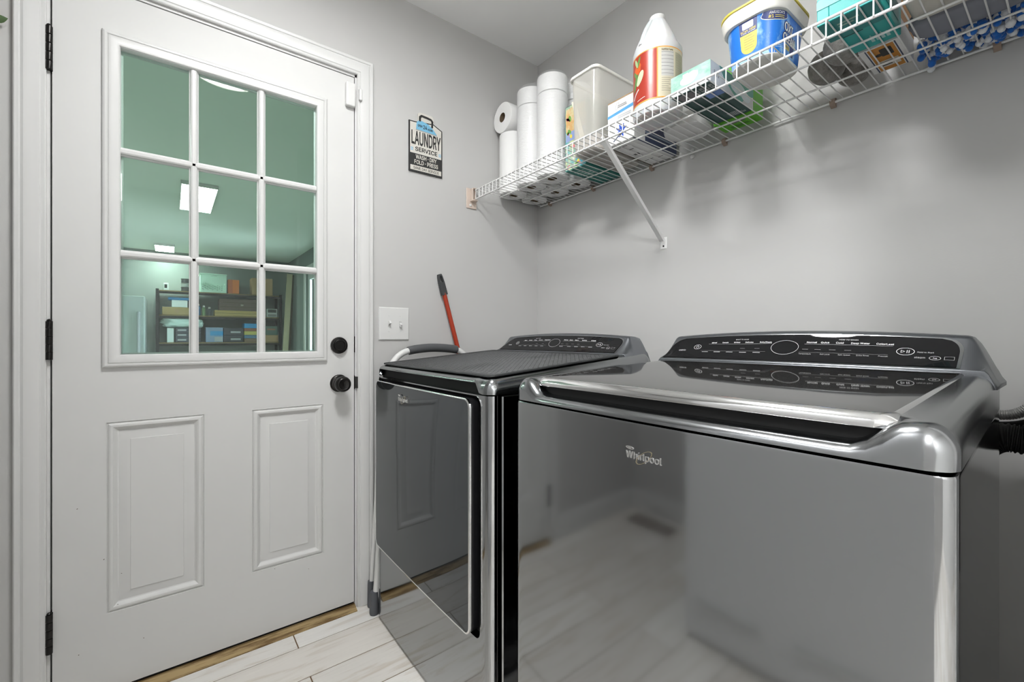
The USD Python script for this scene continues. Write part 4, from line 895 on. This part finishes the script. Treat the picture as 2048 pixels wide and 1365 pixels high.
# --- orange and white carton at the back
oc = thing('orange_carton', 'white carton with an orange underside print behind the teal carton', 'carton', (1.43, -.135, Z))
part(oc, 'carton', bx(1.392, -.203, Z, 1.468, -.070, Z + .11, .001), BW, False)
F = UNDER(1.392, -.070, Z); ORC = mat('orange_print', (.50, .20, .015), .45)
stick(oc, 'base_panel', sbox(.0155, .004, .0625, .129), F, ORC); stick(oc, 'base_line', sbox(.011, .001, .0135, .131), F, NAVY); stick(oc, 'base_line', sbox(.0645, .001, .067, .131), F, NAVY)
stick(oc, 'base_tag', sbox(.019, .022, .058, .056), F, mat('tag_cream', (.60, .58, .52), .5), .0003); dashes(oc, F, .024, .053, .028, .052, 3, INK, .0006)
stick(oc, 'base_picture', unary_union([rrect(.034, .078, .056, .116, .003), ellipse(.030, .090, .008, .007)]), F, INK, .0003)
F = RIGHT(1.468, -.203, Z); stick(oc, 'side_band', sbox(.0, .05, .133, .11), F, ORC)

# --- bag of pads
pb = thing('pad_bag', 'clear plastic bag with white folded pads beside the teal carton', 'bag', (1.57, -.26, Z))
part(pb, 'pads', rbox(1.494, -.345, Z + .001, 1.665, -.222, Z + .085, .018), mat('pad_white', (.58, .56, .51), .7, bump=((60, 60, 60), .3, .004)), 50)
def soft(x0, y0, x1, y1, z0, z1, amp, seed):
    s_ = trimesh.creation.box(extents=(1, 1, 1)).subdivide_loop(4) if False else trimesh.creation.icosphere(4, 1.0)
    v = np.asarray(s_.vertices); v = np.sign(v) * np.abs(v) ** .55; n = meshkit.fbm(v * 2.3 + seed, 3)
    c_, h_ = np.array([(x0 + x1) / 2, (y0 + y1) / 2, (z0 + z1) / 2]), np.array([(x1 - x0) / 2, (y1 - y0) / 2, (z1 - z0) / 2])
    s_.vertices = c_ + v * h_ * (1 + amp * (n - .5))[:, None]; s_.vertices[:, 2] = np.maximum(s_.vertices[:, 2], z0 + .0003); return s_
part(pb, 'bag_film', soft(1.477, -.350, 1.70, -.118, Z, Z + .090, .05, 3.1), film_mat('bag_film', (.30, .32, .36), .03, .5), True, label='clear wrinkled plastic')
part(pb, 'grey_pads', soft(1.4795, -.219, 1.69, -.122, Z + .001, Z + .05, .10, 5.0), mat('pad_grey', (.24, .25, .29), .7), True, label='grey pads')

# --- blue and white chenille mop pad
cm = thing('chenille_mop_pad', 'blue and white chenille mop pad hanging through the wires', 'mop pad', (1.62, -.06, Z))
CB, CW = mat('chenille_blue', (.008, .13, .50), .9, sheen_weight=.4), mat('chenille_white', (.76, .78, .80), .9, sheen_weight=.4)
part(cm, 'backing', bx(1.49, -.106, Z + .034, 1.77, -.008, Z + .040, .002), mat('backing_blue', (.05, .09, .30), .8), False)
rg = random.Random(11)
for k in range(190):
    bx_, by_ = rg.uniform(1.485, 1.76), rg.uniform(-.106, -.010)
    n = rg.randint(3, 5); p = np.array([bx_, by_, Z + rg.uniform(.020, .034)]); d_ = np.array([rg.uniform(-1, 1), rg.uniform(-1, .9), rg.uniform(-1.2, -.3 if by_ < -.05 else -.7)]); d_ /= np.linalg.norm(d_)
    blobs = []
    for j in range(n):
        r = .0070 * rg.uniform(.85, 1.2); s_ = trimesh.creation.icosphere(1, r); s_.vertices = np.asarray(s_.vertices) * (1, 1, 1.15) + p
        blobs.append(s_); d_ = d_ + np.array([rg.uniform(-.5, .5), rg.uniform(-.5, .5), rg.uniform(-.6, .2)]); d_ /= np.linalg.norm(d_); p = p + d_ * .0085
        p[1] = min(p[1], -.008); p[2] = max(p[2], Z - .030)
    h = n - 2; flip = k % 2 == 0
    nd = part(cm, 'noodle', blobs[:h], CB if not flip else CW, True, label='blue noodle' if not flip else 'white noodle')
    if blobs[h:]: part(nd, 'noodle_tip', blobs[h:], CW if not flip else CB, True)

# ================================================================== the garage behind the door
GX, GYR, GYL, GC, GF = -6.95, .16, -4.6, 2.38, -.30
GW = mat('garage_wall', (.25, .28, .275), .8); GCE = mat('garage_ceiling', (.74, .82, .75), .8)
single('wall_garage_back', 'grey green end wall of the garage behind the shelving', 'wall', bx(GX - .1, GYL - .1, GF, GX, GYR + .1, GC), GW, False, kind='structure')
gr = Polygon([(GX - .1, GF), (-.121, GF), (-.121, GC), (GX - .1, GC)]).difference(sbox(-5.66, GF, -4.82, 2.05))
single('wall_garage_right', 'grey green garage wall around its side door', 'wall', frame(extr(gr, .12), (0, GYR, 0), (1, 0, 0), (0, 0, 1), (0, 1, 0)), GW, False, kind='structure')
single('wall_garage_left', 'grey green far side wall of the garage', 'wall', bx(GX - .1, GYL - .1, GF, -.12, GYL, GC), GW, False, kind='structure')
single('ceiling_garage', 'pale green garage ceiling', 'ceiling', bx(GX - .1, GYL - .1, GC, -.121, GYR + .12, GC + .1), GCE, False, kind='structure')
single('floor_garage', 'grey concrete garage floor', 'floor', bx(GX - .1, GYL - .1, GF - .1, -.121, GYR + .12, GF), mat('concrete', (.52, .52, .50), .8), False, kind='structure')
single('wall_garage_front', 'garage side of the wall around the door', 'wall', frame(extr(Polygon([(GYL, GF), (GYR, GF), (GYR, GC), (GYL, GC)]).difference(sbox(OL - .02, GF - 1, OR_ + .02, OT + .02)), .004), (-.126, 0, 0), (0, 1, 0), (0, 0, 1), (1, 0, 0)), GW, False, kind='structure')
gd = thing('door_2', 'white garage side door standing in bright daylight', 'door', (-5.24, .2, GF), kind='structure')
for x0, x1 in ((-5.74, -5.65), (-4.83, -4.74)): part(gd, 'casing', bx(x0, GYR - .018, GF, x1, GYR, 2.14, .003), TRIM, False)
part(gd, 'casing', bx(-5.74, GYR - .018, 2.05, -4.74, GYR, 2.14, .003), TRIM, False)
for x0, x1 in ((-5.66, -5.54), (-4.94, -4.82)): part(gd, 'stile', bx(x0, GYR + .03, GF, x1, GYR + .07, 2.05), TRIM, False)
part(gd, 'rail', bx(-5.54, GYR + .03, GF, -4.94, GYR + .07, .1), TRIM, False); part(gd, 'rail', bx(-5.54, GYR + .03, 1.94, -4.94, GYR + .07, 2.05), TRIM, False)
part(gd, 'glass_pane', bx(-5.54, GYR + .045, .1, -4.94, GYR + .049, 1.94), pane_mat('clear_pane', (.96, .98, .98)), False)
single('ground', 'bright concrete apron outside the garage side door', 'ground', bx(-12, GYR + .3, GF - .2, 2, 9, GF - .1), mat('apron', (.75, .76, .76), .9), False, kind='structure')
TUBEM = emit('garage_tube_glow', (.88, 1.0, .90), TUBE)
for lbl, x0, x1, y0, y1 in (('large rectangular garage ceiling lamp nearer the door', -3.88, -2.95, -1.425, -1.17), ('small rectangular garage ceiling lamp over the shelving', -6.80, -6.25, -1.68, -1.46), ('added garage fill lamp far to the left of the door, out of view', -4.6, -3.4, -3.6, -3.3), ('added garage fill lamp just outside the door, out of view', -1.9, -.7, -2.9, -2.6)):  # last two are added fill, out of view, to brighten the garage
    t = thing('garage_lamp', lbl, 'ceiling light', ((x0 + x1) / 2, (y0 + y1) / 2, GC))
    part(t, 'housing', [bx(x0 - .006, y0 - .006, GC - .0325, x0, y1 + .006, GC), bx(x1, y0 - .006, GC - .0325, x1 + .006, y1 + .006, GC), bx(x0, y0 - .006, GC - .0325, x1, y0, GC), bx(x0, y1, GC - .0325, x1, y1 + .006, GC)], WHITE, False)
    part(t, 'diffuser', bx(x0, y0, GC - .032, x1, y1, GC - .020), TUBEM, False)

gsx0, gsx1 = -6.92, -6.50
rk = thing('garage_shelving', 'tall black framed garage shelving with wooden boards', 'shelving', (-6.7, -.85, GF))
GBLK = mat('rack_black', (.012, .012, .014), .5, .4); PLY = mat('shelf_board', (.24, .175, .09), .75)
for yy in (-1.655, -.045):
    for xx in (gsx0 + .02, gsx1): part(rk, 'post', bx(xx - .016, yy - .018, GF, xx + .016, yy + .018, 1.76), GBLK, False)
for zz in (1.745, 1.385, .975, .55, .10):
    part(rk, 'shelf_board', bx(gsx0, -1.635, zz - .018, gsx1 - .017, -.065, zz), PLY, False)
    part(rk, 'beam', bx(gsx1 - .012, -1.637, zz - .05, gsx1 + .012, -.063, zz - .019), GBLK, False)
def gbox(name, label, cat, y0, z0, y1, z1, m, dp=.25, prints=()):
    t = thing(name, label, cat, (gsx1 - .03 - dp / 2, (y0 + y1) / 2, z0)); xf = gsx1 - .02
    part(t, 'body', bx(xf - dp, y0, z0, xf, y1, z1, .004), m, False)
    for (a, b, c_, e, mm) in prints: part(t, 'front_print', bx(xf, y0 + (y1 - y0) * a, z0 + (z1 - z0) * b, xf + .002, y0 + (y1 - y0) * c_, z0 + (z1 - z0) * e), mm, False)
    return t
c = lambda n, col: mat('garage_' + n, col, .55)
T1, T2, T3 = 1.7455, 1.3855, .9755
t = gbox('white_gauge', 'small white device with dark screen on the top garage shelf', 'device', -1.585, T1, -1.525, 1.85, c('white', (.72, .76, .74)), .05, [(.2, .3, .7, .8, INK)])
t = thing('pot_stack', 'stack of dark round pots on the top garage shelf', 'pots', (-6.62, -1.32, T1))
for k in range(3): part(t, 'pot', lathe([(.0001, 0), (.052, 0), (.056, .004), (.056, .052), (.061, .056), (.061, .062), (.0001, .062)], (-6.62, -1.32, T1 + k * .065), 28), (c('pot', (.03, .035, .04)), c('pot_pale', (.25, .27, .27)), c('pot', (0, 0, 0)))[k], 35)
bk = thing('laundry_basket', 'pale mint plastic basket on the top garage shelf', 'basket', (-6.68, -.975, T1))
MB = c('mint', (.50, .70, .60))
fw_ = sbox(-.165, 0, .165, .285)
holes = unary_union([affinity.rotate(sbox(u - .011, v - .011, u + .011, v + .011), 45) for i, u in enumerate(np.arange(-.135, .14, .03)) for v in (.05 + .017 * (i % 2), .084 + .017 * (i % 2), .118 + .017 * (i % 2))] + [rrect(-.045, .225, .045, .258, .012)])
for nm, O in (('front_side', gsx1 - .03), ('rear_side', gsx1 - .36)): part(bk, nm, frame(extr(fw_.difference(holes), .006), (O, -.975, T1), (0, 1, 0), (0, .02, 1), (1, 0, 0)), MB, False)
for y0 in (-1.142, -.814): part(bk, 'short_side', bx(gsx1 - .36, y0, T1, gsx1 - .026, y0 + .006, T1 + .285), MB, False)
part(bk, 'base', bx(gsx1 - .36, -1.14, T1, gsx1 - .03, -.81, T1 + .006), MB, False); part(bk, 'rim', [bx(gsx1 - .03, -1.150, T1 + .275, gsx1 - .018, -.800, T1 + .292, .003), bx(gsx1 - .37, -1.150, T1 + .275, gsx1 - .358, -.800, T1 + .292, .003), bx(gsx1 - .37, -1.150, T1 + .275, gsx1 - .018, -1.138, T1 + .292, .003), bx(gsx1 - .37, -.812, T1 + .275, gsx1 - .018, -.800, T1 + .292, .003)], MB, False)
gbox('orange_box', 'orange box on the top garage shelf beside the mint basket', 'box', -.785, T1, -.635, 1.965, c('orange', (.58, .16, .03)), .12, [(.0, 0, .4, 1, c('orange_dark', (.36, .085, .02)))])
gbox('cardboard_box', 'plain cardboard box at the right end of the top garage shelf', 'box', -.46, T1, -.16, 2.02, CARD, .25)
gbox('storage_tray', 'long brown cardboard tray on the second garage shelf', 'box', -1.60, T2, -1.27, 1.50, c('tray', (.34, .24, .10)), .3, [(.45, .3, .6, .75, CARD)])
gbox('white_bin', 'white bin with a blue lid standing on the brown tray', 'bin', -1.49, 1.5005, -1.30, 1.605, c('bin_white', (.66, .70, .70)), .2)
single('bin_lid', 'blue lid lying on the white bin in the garage', 'lid', bx(-6.74, -1.535, 1.606, -6.51, -1.265, 1.645, .01), c('lid_blue', (.03, .19, .42)), False)
gbox('plank_stack', 'yellowish planks lying on the second garage shelf', 'planks', -.96, T2, -.38, 1.475, c('yellow_plank', (.36, .26, .09)), .3, [(0, .48, 1, .52, c('gap', (.06, .04, .02)))])
gbox('timber_offcuts', 'dark brown timber pieces stacked on the yellowish planks', 'timber', -.90, 1.4755, -.38, 1.66, c('timber', (.105, .070, .055)), .28, [(0, .30, 1, .34, c('gap', 0)), (.1, .66, 1, .70, c('gap', 0)), (.55, .42, .62, .55, c('nail', (.3, .26, .22)))])
gbox('radio', 'small grey radio on the second garage shelf', 'radio', -.245, T2, -.09, 1.525, c('radio_grey', (.35, .37, .36)), .12, [(.1, .55, .9, .9, INK), (.1, .1, .9, .35, c('radio_dark', (.12, .12, .12)))])
for k, (y0, y1, z1, m) in enumerate(((-1.20, -1.14, 1.56, c('can_blue', (.03, .14, .28))), (-1.12, -1.075, 1.54, c('can_green', (.12, .22, .10))), (-1.05, -1.0, 1.52, c('can_dark', (.04, .05, .06))))):
    t = thing('spray_can', ('blue spray can on the second garage shelf', 'green spray can on the second garage shelf', 'dark spray can on the second garage shelf')[k], 'can', (-6.56, (y0 + y1) / 2, T2)); r = (y1 - y0) / 2; zc = z1 - T2
    part(t, 'can', lathe([(.0001, 0), (r, 0), (r, zc - .04), (r * .6, zc - .025), (.0001, zc - .025)], (-6.56, (y0 + y1) / 2, T2), 24), m, 35); part(t, 'cap', lathe([(r * .6, zc - .026), (r * .6, zc), (.0001, zc)], (-6.56, (y0 + y1) / 2, T2), 20), WHITE, 35)
single('plastic_bag', 'pale plastic bag slumped on the lower garage shelf boxes', 'bag', soft(-6.80, -1.61, -6.50, -1.10, 1.196, 1.345, .35, 8.0), mat('bag_pale', (.50, .64, .62), .35), True)
gbox('white_bottle_box', 'narrow white box at the left of the lower garage shelf', 'box', -1.545, T3, -1.465, 1.19, c('bottle_white', (.60, .68, .68)), .2)
for k in range(3): gbox('shoe_box', ('lowest', 'middle', 'topmost')[k] + ' dark box with silver labels under the pale bag', 'box', -1.445, T3 + .073 * k + .0005 * (k > 0), -1.135, T3 + .0725 * (k + 1), c('box_slate', (.05, .055, .075)), .25, [(.08, .35, .42, .68, c('silver', (.36, .38, .42))), (.52, .3, .86, .62, c('silver', 0))], )
gbox('blue_box', 'blue and white printed box on the lower garage shelf', 'box', -1.075, T3, -.852, 1.205, c('box_blue', (.22, .30, .46)), .25, [(.25, .45, 1, .75, c('bright_blue', (.03, .26, .56))), (.5, .04, .98, .36, c('silver', 0))])
for k in range(2): gbox('black_box', ('lower', 'upper')[k] + ' black shoe box on the lower garage shelf', 'box', -.845, T3 + .112 * k + .0005 * k, -.575, T3 + .111 * (k + 1), c('box_black', (.03, .032, .045)), .28, [(.35, .3, .85, .55, c('silver', 0))])
for k, (h, m) in enumerate(((.06, c('s_brown', (.16, .10, .06))), (.055, c('s_blue', (.05, .14, .25))), (.06, c('s_yellow', (.42, .38, .10))), (.05, c('s_rust', (.22, .09, .05))), (.075, c('bright_blue', 0)))):
    z0 = T3 + sum((.06, .055, .06, .05, .075)[:k]) + .0005
    gbox('game_box', ('flat brown', 'flat navy', 'flat yellow', 'flat rust', 'thick bright blue')[k] + ' box in the stack at the middle of the lower garage shelf', 'box', -.565, z0, -.30 - .02 * (k % 2), z0 + h - .001, m, .28)
gbox('cardboard_box', 'open cardboard box at the right of the lower garage shelf', 'box', -.27, T3, -.075, 1.09, CARD, .3)
gbox('toolbox', 'dark green toolbox on the cardboard box of the lower garage shelf', 'toolbox', -.26, 1.0905, -.085, 1.24, c('tool_green', (.05, .10, .085)), .2, [(.1, .55, .8, .7, c('s_rust', 0))])
for lbl, y0, y1, m in (('pale timber board leaning by the garage shelving', .03, -.055, c('board_pale', (.44, .39, .27))), ('dark timber board leaning behind the pale board', .115, .05, c('board_dark', (.12, .10, .08)))):
    single('leaning_board', lbl, 'board', fixed(loft([np.array([(X, yb, GF), (X + .03, yb, GF), (X + .03, yb + w_, GF), (X, yb + w_, GF)]) if k == 0 else np.array([(X - .12, y0 - .01, 2.10), (X - .09, y0 - .01, 2.10), (X - .09, y0 + w_ - .01, 2.10), (X - .12, y0 + w_ - .01, 2.10)]) for k, (X, yb, w_) in enumerate(((-6.22 - .1 * (y0 > .1), y1 - .07, .08 if y0 < .1 else .04), (-6.22 - .1 * (y0 > .1), y1, .08 if y0 < .1 else .04)))])), m, False)
fg = thing('garage_fridge', 'tall grey refrigerator standing left of the garage shelving', 'refrigerator', (-6.4, -2.2, GF))
part(fg, 'cabinet', bx(-6.9, -2.62, GF, -6.2, -1.78, 1.62, .01), c('fridge', (.28, .32, .32)), False)
fdr = part(fg, 'fridge_door', bx(-6.2, -2.615, GF + .05, -6.15, -1.785, 1.615, .01), c('fridge_front', (.33, .38, .38)), False); part(fdr, 'handle', rbox(-6.15, -1.86, .5, -6.10, -1.83, 1.4, .01, 10), c('silver', 0), 40)
